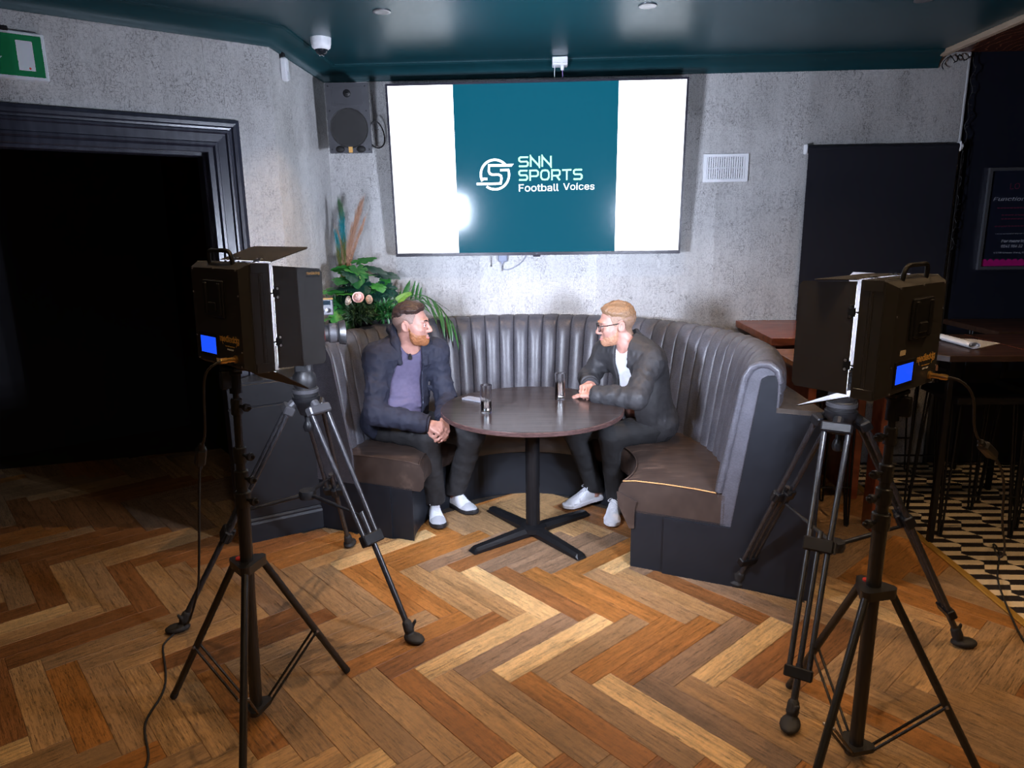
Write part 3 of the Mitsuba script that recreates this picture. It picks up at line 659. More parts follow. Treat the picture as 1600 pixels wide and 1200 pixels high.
def base_foot(a):
    sec = lambda x, w, h: [(x, -w, 0.004), (x, w, 0.004), (x, w, h * 0.55), (x, w * 0.55, h), (x, -w * 0.55, h), (x, -w, h * 0.55)]
    P = sec(0.03, 0.036, 0.052) + sec(0.10, 0.034, 0.05) + sec(0.40, 0.031, 0.034) + [(0.42, -0.029, 0.004), (0.42, 0.029, 0.004), (0.42, 0.029, 0.008), (0.41, 0.015, 0.016), (0.41, -0.015, 0.016), (0.42, -0.029, 0.008)]
    f = []
    for i in range(3):
        for j in range(6):
            q, w = i * 6 + j, i * 6 + (j + 1) % 6; f += [[q, w, w + 6], [q, w + 6, q + 6]]
    for j in range(1, 5): f += [[0, j + 1, j], [18, 18 + j, 19 + j]]
    return moved(fix(TM(P, f)), rotz(a), TC)
#FEET#
for a in (40.0, 130.0, 219.0, 309.0): obj('foot', base_foot(math.radians(a)), BLACK_METAL, tab)
# ---------------------------------------------------------------- the two men
def skin_fn(p, n, uv): return MIX((0.34, 0.170, 0.132), (0.425, 0.225, 0.180), FBM(p.x * 40, p.y * 40, p.z * 40, 3))
SKIN = M('skin', mikit.proc(skin_fn), rough=0.45, spec=0.4)
EYE_WHITE = M('eye_white', (0.62, 0.60, 0.58), rough=0.2)
EYE_DARK = M('eye_dark', (0.03, 0.03, 0.035), rough=0.15)
LIP = M('lips', (0.46, 0.17, 0.15), rough=0.4)
def hairmat(name, a, b): return M(name, mikit.proc(lambda p, n, uv: MIX(a, b, N(p.x * 420 + p.z * 130, p.y * 420, p.z * 120))), rough=0.5, spec=0.4)
HAIR_BROWN = hairmat('hair_brown', (0.013, 0.007, 0.006), (0.044, 0.022, 0.018))
HAIR_FADE = hairmat('hair_fade', (0.16, 0.100, 0.080), (0.26, 0.165, 0.135))
BEARD_RED = hairmat('beard_red', (0.17, 0.062, 0.026), (0.36, 0.15, 0.062))
HAIR_FAIR = hairmat('hair_fair', (0.120, 0.066, 0.036), (0.27, 0.160, 0.090))
HAIR_FAIR2 = hairmat('hair_fair_short', (0.17, 0.098, 0.066), (0.29, 0.180, 0.125))
BEARD_FAIR = hairmat('beard_fair', (0.27, 0.125, 0.070), (0.44, 0.235, 0.150))
def cloth(name, a, b, rough=0.8, **k): return M(name, mikit.proc(lambda p, n, uv: MIX(a, b, FBM(p.x * 60, p.y * 60, p.z * 60, 3))), rough=rough, sheen=0.3, **k)
NAVY_HOOD = cloth('navy_jersey', (0.0065, 0.008, 0.019), (0.011, 0.0135, 0.029))
PURPLE_TEE = cloth('purple_tee', (0.072, 0.062, 0.112), (0.100, 0.085, 0.148))
CHARCOAL = cloth('charcoal_denim', (0.009, 0.0085, 0.0095), (0.017, 0.016, 0.0175))
BLACK_JEAN = cloth('black_denim', (0.005, 0.005, 0.006), (0.009, 0.009, 0.0105))
BOMBER = M('bomber', mikit.proc(lambda p, n, uv: MIX((0.018, 0.018, 0.020), (0.030, 0.029, 0.032), FBM(p.x * 50, p.y * 50, p.z * 50, 3))), rough=0.58, spec=0.35)
RIB = M('rib_knit', mikit.proc(lambda p, n, uv: MIX((0.008, 0.008, 0.010), (0.020, 0.020, 0.024), 0.5 + 0.5 * dr.sin((p.x + p.y) * 900))), rough=0.8)
WHITE_TEE = cloth('white_tee', (0.52, 0.54, 0.58), (0.60, 0.62, 0.66))
SHOE_WHITE = M('shoe_white', (0.58, 0.59, 0.63), rough=0.45)
SHOE_GREY = M('shoe_grey', (0.36, 0.37, 0.40), rough=0.5)
SHOE_BLACK = M('shoe_sole_black', (0.012, 0.012, 0.014), rough=0.5)
LENS_CLEAR = 'mat_lens_clear'; scene[LENS_CLEAR] = {'type': 'thindielectric', 'int_ior': 1.4}
unit = lambda v: np.asarray(v, float) / np.linalg.norm(v)
MNOISE = lambda P, s, seed=0: meshkit.noise(P * s, seed) - 0.5

def head_sdf(P, hf):
    """P world, hf = (R, o): columns right, forward, up, and the origin at eye height."""
    q = (P - hf[1]) @ hf[0]; a = q.copy(); a[:, 0] = np.abs(a[:, 0])
    d = sell(q, (0, -0.014, 0.034), (0.076, 0.098, 0.084))
    d = smin(d, sell(q, (0, 0.030, -0.022), (0.066, 0.062, 0.088)), 0.03)
    d = smin(d, sell(q, (0, 0.034, -0.076), (0.056, 0.058, 0.040)), 0.03)
    d = smin(d, sell(q, (0, 0.078, -0.098), (0.026, 0.022, 0.020)), 0.022)
    d = smin(d, sell(a, (0.042, 0.056, -0.030), (0.026, 0.030, 0.028)), 0.025)
    d = smin(d, scap(a, (0.006, 0.088, 0.022), (0.040, 0.080, 0.024), 0.011), 0.015)
    d = smax(d, -sell(a, (0.032, 0.108, 0.002), (0.017, 0.020, 0.012)), 0.014)
    d = smin(d, sell(a, (0.031, 0.079, 0.001), (0.0135, 0.0135, 0.0125)), 0.004)
    d = smin(d, scap(q, (0, 0.091, 0.012), (0, 0.116, -0.032), 0.0085, 0.0115), 0.010)
    d = smin(d, sell(a, (0.011, 0.104, -0.037), (0.0085, 0.012, 0.0090)), 0.010)
    d = smin(d, scap(a, (0, 0.0985, -0.064), (0.019, 0.088, -0.067), 0.0065, 0.004), 0.006)
    d = smin(d, scap(a, (0, 0.0975, -0.0755), (0.017, 0.088, -0.072), 0.0070, 0.004), 0.006)
    d = smax(d, -scap(a, (0, 0.108, -0.0695), (0.021, 0.094, -0.0695), 0.0030), 0.003)
    ear = sell(q * [1, 1, 1], (0, 0, 0), (1, 1, 1)) * 0
    e = a - np.array([0.078, -0.012, -0.010]); c, s = math.cos(0.25), math.sin(0.25)
    e = np.stack([e[:, 0] - 0.35 * np.maximum(-e[:, 1], 0), e[:, 1] * c + e[:, 2] * s, -e[:, 1] * s + e[:, 2] * c], 1)
    ear = sell(e, (0, 0, 0), (0.0105, 0.0205, 0.0325))
    ear = smax(ear, -sell(e, (0.010, 0.003, 0.001), (0.0085, 0.0115, 0.0205)), 0.006)
    return smin(d, ear, 0.006)

def hairline(q, side, front, nape):
    """> 0 where hair grows: above a line from the forehead over the temples, round the ears, to the nape."""
    y, z, x = q[:, 1], q[:, 2], np.abs(q[:, 0])
    low = np.interp(y, [-0.12, -0.075, -0.045, -0.02, 0.012, 0.030, 0.045, 0.068, 0.085], [nape, nape, nape + 0.035, side + 0.025, side, side + 0.004, side + 0.055, front, front + 0.004])
    return z - low

def hand_frame(wrist, fwd, back):
    """columns: across (towards the thumb for a left hand seen from its back... chosen by the caller's sign), forward along the fingers, back of the hand."""
    f = unit(fwd); b = np.asarray(back, float); b = unit(b - f * (b @ f)); return np.stack([np.cross(f, b), f, b], 1), np.asarray(wrist, float)
FINGERS = [(0.030, 0.088, (0.043, 0.026, 0.021), 0.0092), (0.010, 0.093, (0.048, 0.030, 0.022), 0.0094), (-0.011, 0.088, (0.044, 0.028, 0.021), 0.0090), (-0.030, 0.078, (0.034, 0.021, 0.019), 0.0080)]
def hand_prims(hf, thumb, curl, spread=0.05, thumb_pose=(0.9, 0.35, 0.25), scale=1.0):
    """thumb: +1 or -1, the side of local x the thumb is on. curl: bend of each finger in degrees per joint, (4 x 3) or one triple."""
    R, o = hf; W = lambda p: o + R @ (np.asarray(p, float) * scale); caps = []
    curl = np.broadcast_to(np.asarray(curl, float), (4, 3))
    caps.append((W((0.0, -0.01, 0)), W((0, 0.025, 0)), 0.024 * scale, 0.025 * scale))
    for x, y, L, r in FINGERS:
        caps.append((W((x * thumb * 0.55, 0.018, 0)), W((x * thumb, y, 0.002)), 0.0155 * scale, 0.0125 * scale))
    for i, (x, y, L, r) in enumerate(FINGERS):
        p = np.array([x * thumb, y, 0.001]); ang = 0.0; sp = math.radians(9) * spread * 20 * (x * thumb) / 0.03
        for j in range(3):
            ang += math.radians(curl[i, j]); q = p + L[j] * np.array([math.sin(sp) * math.cos(ang), math.cos(sp) * math.cos(ang), -math.sin(ang)])
            caps.append((W(p), W(q), (r - 0.0007 * j) * scale, (r - 0.0007 * (j + 1)) * scale)); p = q
    a, b, c = thumb_pose
    p0 = np.array([0.022 * thumb, 0.014, -0.006]); d1 = unit([a * thumb, 0.75, -c]); p1 = p0 + 0.042 * d1
    d2 = unit([b * thumb, 1.0, -c]); p2 = p1 + 0.034 * d2; p3 = p2 + 0.027 * unit([b * thumb * 0.4, 1.0, -c * 1.3])
    caps += [(W(p0), W(p1), 0.0150 * scale, 0.0115 * scale), (W(p1), W(p2), 0.0112 * scale, 0.0102 * scale), (W(p2), W(p3), 0.0102 * scale, 0.0085 * scale)]
    return caps
def caps_sdf(P, caps, k=0.008):
    d = None
    for a, b, ra, rb in caps:
        e = scap(P, a, b, ra, rb); d = e if d is None else smin(d, e, k)
    return d

class Body:
    def __init__(s, J, facing, belly=0.0, bulk=1.0):
        s.J = {k: np.asarray(v, float) for k, v in J.items()}; s.f = unit([facing[0], facing[1], 0]); s.r = V3(s.f[1], -s.f[0], 0)
        up = unit(s.J['N'] - s.J['P']); y = unit(s.f - up * (s.f @ up)); s.R = np.stack([np.cross(y, up), y, up], 1); s.belly, s.bulk = belly, bulk
    def torso(s, P, g, hips=True):
        J, b = s.J, s.bulk; B = J['P'] * 0.55 + J['C'] * 0.45
        d = sell(P, J['C'] + s.R @ V3(0, -0.005, 0.0), (0.158 * b + g, 0.112 * b + g, 0.19 + g), s.R)
        d = smin(d, sell(P, B + s.R @ V3(0, 0.012 + s.belly * 0.5, 0), (0.150 * b + g, 0.118 * b + s.belly + g, 0.16 + g), s.R), 0.06)
        if hips: d = smin(d, sell(P, J['P'], (0.170 * b + g, 0.125 * b + g, 0.115 + g), s.R), 0.06)
        d = smin(d, scap(P, J['RS'], J['LS'], 0.058 + g), 0.05)
        d = smin(d, scap(P, J['N'] + s.R @ V3(0.04, 0, -0.015), J['RS'], 0.046 + g, 0.050 + g), 0.04)
        return smin(d, scap(P, J['N'] - s.R @ V3(0.04, 0, 0.015), J['LS'], 0.046 + g, 0.050 + g), 0.04)
    def arm(s, P, S, g, wrist=0.0):
        J = s.J; A, E, W = J[S + 'S'], J['E' + S], J['W' + S]
        return smin(scap(P, A, E, 0.054 + g, 0.044 + g), scap(P, E, W, 0.044 + g, 0.031 + g + wrist), 0.02)
    def leg(s, P, S, g, ankle=0.0):
        J = s.J; A, K, F = J['h' + S], J['k' + S], J['a' + S]
        return smin(scap(P, A, K, 0.086 + g, 0.062 + g), scap(P, K, F, 0.060 + g, 0.041 + g + ankle), 0.03)
    def box(s, keys, pad):
        q = np.array([s.J[k] for k in keys]); return q.min(0) - pad, q.max(0) + pad
    def local(s, P, o): return (P - s.J[o]) @ s.R

def folds(P, axis_a, axis_b, amp, freq, seed=0):
    """creases across a sleeve or leg: ridges across its length with a wandering phase."""
    a, b = np.asarray(axis_a, float), np.asarray(axis_b, float); d = unit(b - a); t = (P - a) @ d
    w = MNOISE(P, 18, seed) * 5.0
    L = np.linalg.norm(b - a); on = np.clip(1 - np.abs(t / L - 0.5) * 1.3, 0, 1)
    return amp * np.sin(t * freq + w) * on

def shoe_parts(sole_mat, upper_mat, toe_mat=None):
    """a trainer, heel at y = 0, toe at y = 0.285, sole on z = 0"""
    def wid(y): return np.interp(y, [0, 0.03, 0.10, 0.19, 0.235, 0.285], [0.024, 0.034, 0.033, 0.047, 0.043, 0.018])
    def sole(P):
        d2 = np.abs(P[:, 0] - 0.006 * np.sin(P[:, 1] * 11)) - wid(P[:, 1]) - 0.004; dy = np.abs(P[:, 1] - 0.1425) - 0.1465
        z0 = 0.010 * np.clip((P[:, 1] - 0.22) / 0.07, 0, 1) ** 2
        dz = np.abs(P[:, 2] - 0.0145 - z0) - 0.0135
        return smax(smax(d2, dy, 0.02), dz, 0.006)
    def upper(P):
        top = np.interp(P[:, 1], [0, 0.03, 0.085, 0.115, 0.18, 0.235, 0.285], [0.104, 0.100, 0.092, 0.104, 0.068, 0.050, 0.032])
        t = np.clip((P[:, 2] - 0.02) / np.maximum(top - 0.02, 0.01), 0, 1.2)
        w = wid(P[:, 1]) * (1 - 0.42 * t ** 2)
        d = smax(np.abs(P[:, 0] - 0.006 * np.sin(P[:, 1] * 11)) - w, P[:, 2] - top, 0.022)
        d = smax(d, np.abs(P[:, 1] - 0.143) - 0.142, 0.016); d = smax(d, 0.014 - P[:, 2], 0.004)
        return smax(d, -sell(P, (0, 0.050, 0.118), (0.026, 0.046, 0.038)), 0.006)
    u = sdf_mesh(upper, (-0.07, -0.02, 0.0), (0.07, 0.31, 0.135), 0.0035, 3); s = sdf_mesh(sole, (-0.07, -0.02, -0.008), (0.07, 0.31, 0.05), 0.0035, 2)
    def on_top(x, y): return V3(x, y, 0)
    lace = []
    for i, y in enumerate(np.linspace(0.125, 0.185, 5)):
        z = np.interp(y, [0.115, 0.18, 0.235], [0.103, 0.069, 0.051])
        lace.append(tube(smooth_path([(-0.022, y - 0.006, z - 0.014), (0.004, y, z + 0.0015), (0.024, y + 0.006, z - 0.014)], 7), 0.0030, 5))
        lace.append(tube(smooth_path([(0.024, y - 0.006, z - 0.012), (0.004, y, z + 0.002), (-0.022, y + 0.006, z - 0.014)], 7), 0.0030, 5))
    for sx in (-1, 1):
        lace.append(tube(smooth_path([(0.004, 0.120, 0.106), (0.004 + sx * 0.02, 0.118, 0.116), (0.004 + sx * 0.034, 0.126, 0.103), (0.004 + sx * 0.016, 0.124, 0.105)], 10), 0.0024, 5))
    tongue = sdf_mesh(lambda P: smax(sell(P, (0.003, 0.100, 0.102), (0.024, 0.020, 0.026)), -sell(P, (0.003, 0.082, 0.117), (0.03, 0.02, 0.03)), 0.004), (-0.04, 0.06, 0.05), (0.045, 0.14, 0.145), 0.0035, 2)
    cap = None
    if toe_mat:
        def tc(P): return smax(upper(P) - 0.0022, 0.205 - P[:, 1] - 0.9 * np.maximum(0.05 - P[:, 2], 0), 0.003)
        cap = sdf_mesh(tc, (-0.07, 0.12, 0.0), (0.07, 0.31, 0.10), 0.0035, 2)
    return u, s, cat(lace), tongue, cap
def add_shoe(parts, mats, heel, toe, root, name='shoe', label=None, lift=0.0, pitch=0.0):
    y = unit([toe[0] - heel[0], toe[1] - heel[1], 0]); B = basis(V3(y[1], -y[0], 0), y, V3(0, 0, 1), (heel[0], heel[1], 0.001))
    if pitch:
        c, s = math.cos(pitch), math.sin(pitch); t = np.eye(4); t[1, 1], t[1, 2], t[2, 1], t[2, 2] = c, -s, s, c; B = B @ t
    B[2, 3] += lift
    k = obj(name, moved(parts[0], B), mats[0], root, smooth=True, label=label)
    obj('sole', moved(parts[1], B), mats[1], k, smooth=True); obj('laces', moved(parts[2], B), SHOE_WHITE, k, smooth=True)
    obj('tongue', moved(parts[3], B), mats[0], k, smooth=True)
    if parts[4] is not None: obj('toe_cap', moved(parts[4], B), mats[2], k, smooth=True)

def make_person(name, label, J, facing, face_yaw, face_pitch, hands, look, belly=0.0, bulk=1.0, roll=0.0):
    b = Body(J, facing, belly, bulk); J = b.J; root = numbered(name)
    fy = V3(math.cos(face_yaw) * math.cos(face_pitch), math.sin(face_yaw) * math.cos(face_pitch), math.sin(face_pitch))
    rx = unit(np.cross(fy, V3(0, 0, 1))); hu = np.cross(rx, fy)
    if roll: rx, hu = rx * math.cos(roll) + hu * math.sin(roll), hu * math.cos(roll) - rx * math.sin(roll)
    hf = (np.stack([rx, fy, hu], 1), J['head'])
    HW = lambda *p: hf[1] + hf[0] @ V3(*p)
    def neck(P, g=0.0): return scap(P, HW(0, -0.030, -0.055), J['N'] + b.R @ V3(0, 0.0, -0.03), 0.051 + g, 0.058 + g)
    def skin(P):
        d = head_sdf(P, hf); d = smin(d, neck(P), 0.022)
        d = smin(d, b.torso(P, -0.012), 0.03)
        for S in 'RL':
            d = smin(d, b.arm(P, S, -0.004), 0.02); d = smin(d, b.leg(P, S, -0.012), 0.03)
            d = smin(d, caps_sdf(P, hands[S]), 0.010)
            d = smin(d, scap(P, J['a' + S] - V3(0, 0, 0.035), J['a' + S] * 0.62 + J['t' + S] * 0.38 - V3(0, 0, 0.035), 0.026, 0.018), 0.02)
        return d
    lo, hi = b.box(J.keys(), 0.20); lo[2] = 0.012
    m = sdf_mesh(skin, lo, hi, 0.0040, 1)
    scene[root] = mikit.ply(m, SKIN, True); put(root, label, 'person')
    # trousers
    def trousers(P):
        q = b.local(P, 'P')
        d = sell(P, J['P'] + b.R @ V3(0, 0, -0.005), (0.178 * bulk, 0.135 * bulk, 0.118), b.R)
        d = smax(d, q[:, 2] - 0.085, 0.01)
        for S in 'RL':
            d = smin(d, b.leg(P, S, 0.010, look.get('ankle', 0.012)) + folds(P, J['k' + S], J['a' + S], 0.0018, 75, 3) + folds(P, J['h' + S], J['k' + S], 0.0022, 60, 5), 0.035)
        d = d + 0.006 * MNOISE(P, 22, 4)
        for S in 'RL': d = smax(d, (J['a' + S][2] - 0.006) - P[:, 2], 0.004)
        return np.maximum(d, 0.474 - P[:, 2]) if False else d
    lo, hi = b.box(['P', 'hR', 'kR', 'aR', 'hL', 'kL', 'aL'], 0.20); lo[2] = 0.0
    obj('trousers', sdf_mesh(trousers, lo, hi, 0.0060, 2), look['trousers'], root, smooth=True)
    # shirt
    def shirt(P):
        q = b.local(P, 'C')
        d = b.torso(P, 0.006)
        wave = 0.0065 * np.sin(q[:, 2] * 95 + 3.0 * MNOISE(P, 14, 2) * 2 + q[:, 0] * 8) * np.clip((-q[:, 2] - 0.02) / 0.15, 0, 1) + 0.005 * MNOISE(P, 20, 6)
        d = d + wave
        d = smax(d, -(np.linalg.norm((P - J['N'] - b.R @ V3(0, 0.030, 0.035)) @ b.R / [1, 1.0, 1.1], axis=1) - 0.068), 0.006)
        d = smax(d, -scap(P, J['N'] + b.R @ V3(0, -0.02, -0.02), J['head'], 0.060), 0.004)
        return smax(d, look.get('shirt_hem', -0.30) - q[:, 2], 0.008)
    lo, hi = b.box(['P', 'N', 'RS', 'LS'], 0.2)
    obj('t_shirt', sdf_mesh(shirt, lo, hi, 0.0055, 2), look['shirt'], root, smooth=True)
    # jacket, open at the front, hollow
    g = look.get('jacket_g', 0.026); oz, ow, ox = look['open_z'], look['open_w'], look['open_x']
    def jacket(P):
        q = b.local(P, 'C')
        d = b.torso(P, g)
        for S in 'RL':
            fo = folds(P, J[S + 'S'], J['E' + S], 0.0045, 58, 7) + folds(P, J['E' + S], J['W' + S], 0.005, 70, 9)
            W, E = J['W' + S], J['E' + S]
            d = smin(d, smax(b.arm(P, S, 0.016, 0.008) + fo, (P - W) @ unit(W - E) - 0.004, 0.005), 0.03)
        d = d + look.get('crease', 1.0) * (0.010 * MNOISE(P, 16, 8) + 0.008 * np.abs(MNOISE(P * [1, 1, 0.7], 34, 12)) * 2 - 0.005 + 0.003 * MNOISE(P, 80, 15))
        d = smax(d, look['hem'] - q[:, 2] + 0.04 * np.clip(q[:, 1], -0.1, 0.1), 0.012)
        inner = b.torso(P, 0.008)
        d = smax(d, -inner, 0.004)
        w, x0 = np.interp(q[:, 2], oz, ow), np.interp(q[:, 2], oz, ox)
        cut = np.maximum(np.abs(q[:, 0] - x0) - w, 0.01 - q[:, 1])
        arms = np.minimum(b.arm(P, 'R', 0.03), b.arm(P, 'L', 0.03))
        cut = np.maximum(cut, -arms)
        d = smax(d, -cut, 0.006)
        d = smax(d, -scap(P, J['N'] + b.R @ V3(0, -0.0, -0.01), J['head'], 0.062), 0.005)
        return d
    lo, hi = b.box(['P', 'N', 'RS', 'LS', 'ER', 'EL', 'WR', 'WL'], 0.2)
    jk = obj('jacket', sdf_mesh(jacket, lo, hi, 0.0055, 2), look['jacket'], root, smooth=True, label=look['jacket_label'])
    for S in 'RL':
        W, E = J['W' + S], J['E' + S]; d = unit(W - E)
        obj('cuff', tube([W - d * 0.030, W - d * 0.026, W + d * 0.018, W + d * 0.020], [0.049, 0.052, 0.047, 0.040], 20), look['rib'], jk, smooth=40)
    def NW_(x, y, z): return J['N'] + b.R @ V3(x, y, z)
    if look['collar'] == 'hood':
        pts = [NW_(0.078, 0.100, -0.065), NW_(0.098, 0.035, 0.030), NW_(0.088, -0.055, 0.072), NW_(0.0, -0.100, 0.086), NW_(-0.088, -0.055, 0.072), NW_(-0.098, 0.035, 0.030), NW_(-0.078, 0.100, -0.065)]
        rr = [0.018, 0.026, 0.034, 0.040, 0.034, 0.026, 0.018]
        def hood(P):
            d = None
            for i in range(6):
                e = scap(P, pts[i], pts[i + 1], rr[i], rr[i + 1]); d = e if d is None else smin(d, e, 0.02)
            d = smin(d, sell(P, NW_(0, -0.135, -0.06), (0.115, 0.035, 0.085), b.R), 0.03)
            d = d + 0.012 * MNOISE(P, 20, 21) + 0.006 * MNOISE(P, 45, 22)
            return smax(d, -neck(P, 0.006), 0.006)
        lo, hi = np.min(pts, 0) - 0.16, np.max(pts, 0) + 0.10
        obj('hood', sdf_mesh(hood, lo, hi, 0.005, 2), look['jacket'], jk, smooth=True)
        obj('collar_edge', tube(smooth_path([p + V3(0, 0, 0.016) for p in pts], 30), 0.0045, 6), look['jacket'], jk, smooth=True)
    else:
        pts = [NW_(0.060, 0.085, -0.075), NW_(0.078, 0.035, -0.015), NW_(0.072, -0.040, 0.022), NW_(0.0, -0.082, 0.034), NW_(-0.072, -0.040, 0.022), NW_(-0.078, 0.035, -0.015), NW_(-0.060, 0.085, -0.075)]
        def coll(P):
            d = None
            for i in range(6):
                e = scap(P, pts[i] + V3(0, 0, -0.014), pts[i + 1] + V3(0, 0, -0.014), 0.015)
                e = np.minimum(e, scap(P, pts[i] + V3(0, 0, 0.014), pts[i + 1] + V3(0, 0, 0.014), 0.012)); d = e if d is None else smin(d, e, 0.012)
            return smax(d, -neck(P, 0.004), 0.004)
        obj('collar', sdf_mesh(coll, np.min(pts, 0) - 0.06, np.max(pts, 0) + 0.06, 0.004, 1), look['rib'], jk, smooth=True)
    # zip edges down the opening
    for sgn in (-1, 1):
        zs = np.linspace(oz[-1] - 0.02, oz[0] + 0.03, 26); line = []
        for z in zs:
            x = np.interp(z, oz, ox) + sgn * (np.interp(z, oz, ow) + 0.004)
            ts = np.linspace(0.0, 0.30, 90); pp = J['C'] + (b.R @ np.stack([np.full(90, x), ts, np.full(90, z)])).T
            t = ts[np.argmin(np.abs(b.torso(pp, g - 0.004)))]; line.append(J['C'] + b.R @ V3(x, t, z))
        obj('zip', tube(smooth_path(line, 26), 0.0035, 6), look['zip'], jk, smooth=True)
    # hair, beard, face details
    hd = look['hair']
    def top_hair(P):
        q = (P - hf[1]) @ hf[0]
        d = sell(q, (0, -0.014, 0.034), (0.077, 0.099, 0.085))
        th = hd['top'](q)
        th = th * np.clip(hd['top_line'](q) / 0.022, 0.12, 1)
        d = d - th + 0.010 * (meshkit.noise(np.stack([q[:, 0] * 150, q[:, 1] * 40, q[:, 2] * 60], 1), 3) - 0.5)
        return smax(smax(d, -hd['top_line'](q), 0.006), -(head_sdf(P, hf) + 0.004), 0.003)
    def side_hair(P):
        q = (P - hf[1]) @ hf[0]
        d = head_sdf(P, hf) - hd['side_t']; d = smin(d, neck(P) - 0.001, 0.02)
        ear = sell(np.stack([np.abs(q[:, 0]), q[:, 1], q[:, 2]], 1), (0.082, -0.012, -0.008), (0.03, 0.024, 0.037))
        d = smax(d, -hairline(q, hd['side'], hd['front'], hd['nape']), 0.003)
        return smax(smax(d, -ear, 0.003), -(head_sdf(P, hf) + 0.003), 0.002)
    lo, hi = J['head'] - 0.17, J['head'] + 0.17
    hs = obj('short_hair', sdf_mesh(side_hair, lo, hi, 0.0034, 1), hd['side_mat'], root, smooth=True)
    obj('hair', sdf_mesh(top_hair, lo, hi, 0.0034, 1), hd['top_mat'], root, smooth=True)
    bd = look['beard']
    def beard(P):
        q = (P - hf[1]) @ hf[0]; x, y, z = np.abs(q[:, 0]), q[:, 1], q[:, 2]
        d0 = head_sdf(P, hf)
        line = np.interp(y, [-0.02, 0.005, 0.02, 0.05, 0.075, 0.09, 0.12], [-0.005, -0.005, -0.034, bd['cheek'], bd['cheek'] - 0.002, -0.0565, -0.0565])
        reg = smax(z - line, -(y - 0.004 - 0.25 * np.maximum(-0.07 - z, 0)), 0.008)
        d = d0 - bd['t'] * np.clip(-reg / 0.016, 0.10, 1) + 0.005 * (meshkit.noise(q * 190, 5) - 0.5) * np.clip(-reg / 0.01, 0, 1)
        d = smax(d, reg, 0.003)
        d = smax(d, -0.128 - z, 0.006)
        mouth = sell(np.stack([x, y, z], 1), (0, 0.100, -0.070), (0.025, 0.03, 0.0125)); d = smax(d, -mouth, 0.003)
        return smax(d, -(d0 + 0.003), 0.002)
    obj('beard', sdf_mesh(beard, lo, hi, 0.0032, 1), bd['mat'], root, smooth=True)
    for sx in (-1, 1):
        eye = trimesh.creation.icosphere(3, 0.0118); obj('eye', moved(TM(eye.vertices * [1, 1, 1], eye.faces), None, HW(sx * 0.031, 0.0822, 0.0005)), EYE_WHITE, root, smooth=True)
        iris = trimesh.creation.icosphere(2, 0.0062); iv = iris.vertices * [1, 0.45, 1]
        obj('iris', TM(HW(sx * 0.031, 0.0918, 0.0005) + iv @ hf[0].T, iris.faces), EYE_DARK, root, smooth=True)
        obj('eyelid', tube(smooth_path([HW(sx * 0.0165, 0.0895, 0.001), HW(sx * 0.031, 0.0950, 0.0055), HW(sx * 0.046, 0.0840, 0.000)], 9), 0.0030, 6), SKIN, root, smooth=True)
        obj('eyebrow', tube(smooth_path([HW(sx * 0.012, 0.099, 0.021), HW(sx * 0.030, 0.0975, 0.0275), HW(sx * 0.050, 0.080, 0.022)], 9), [0.0035, 0.0042, 0.0045, 0.0045, 0.0042, 0.0038, 0.0032, 0.0025, 0.0015], 6), look['brow'], root, smooth=True)
    obj('lips', tube(smooth_path([HW(-0.020, 0.0925, -0.0735), HW(0, 0.1045, -0.0760), HW(0.020, 0.0925, -0.0735)], 9), [0.002, 0.0035, 0.0048, 0.0052, 0.0055, 0.0052, 0.0048, 0.0035, 0.002], 8), LIP, root, smooth=True)
    return root, b, hf, HW, jk
# left man: navy hooded jacket open over a purple t-shirt
JL = dict(P=(-.93, 4.10, .565), C=(-.865, 4.06, .90), N=(-.80, 4.02, 1.045), head=(-.772, 3.985, 1.178), RS=(-.965, 3.94, .985), LS=(-.665, 4.12, .985), ER=(-.965, 3.80, .690), WR=(-.675, 3.80, .632),
          EL=(-.600, 4.085, .715), WL=(-.585, 3.90, .632), hR=(-1.0, 4.05, .555), kR=(-.68, 3.865, .535), aR=(-.675, 3.965, .10), tR=(-.61, 3.75, .045), hL=(-.855, 4.15, .555), kL=(-.43, 3.985, .51), aL=(-.575, 4.125, .10), tL=(-.43, 3.99, .045))
hR_ = hand_prims(hand_frame(JL['WR'], (0.92, -0.06, -0.30), (0.10, -0.75, 0.66)), 1, ((38, 42, 25), (42, 46, 28), (46, 48, 28), (50, 50, 28)), 0.02, (0.55, 0.2, 0.5))
hL_ = hand_prims(hand_frame(JL['WL'], (0.10, -0.85, -0.30), (0.75, 0.1, 0.62)), -1, ((30, 40, 25),) * 4 if False else (34, 40, 24), 0.02, (0.5, 0.2, 0.4))
LOOK_L = dict(trousers=CHARCOAL, shirt=PURPLE_TEE, jacket=NAVY_HOOD, rib=NAVY_HOOD, jacket_label='open navy hooded jacket', collar='hood', zip=M('zip_navy', (0.10, 0.11, 0.16), rough=0.4), hem=-0.45, shirt_hem=-0.33, ankle=0.016,
              open_z=[-0.45, -0.30, -0.10, 0.05, 0.15, 0.24], open_w=[0.115, 0.115, 0.105, 0.085, 0.065, 0.06], open_x=[0.01, 0.01, 0.01, 0.0, 0.0, 0.0],
              hair=dict(side=0.006, front=0.080, nape=-0.075, side_t=0.0022, side_mat=HAIR_FADE, top_mat=HAIR_BROWN,
                        top=lambda q: np.interp(q[:, 1], [-0.11, -0.08, 0.0, 0.06, 0.09], [0.004, 0.010, 0.016, 0.024, 0.022]) * np.clip((q[:, 2] - 0.035) / 0.05, 0.25, 1),
                        top_line=lambda q: q[:, 2] - np.interp(q[:, 1], [-0.12, -0.08, -0.02, 0.045, 0.075, 0.10], [0.0, 0.025, 0.060, 0.062, 0.082, 0.088])),
              beard=dict(t=0.0050, cheek=-0.052, mat=BEARD_RED), brow=HAIR_BROWN)
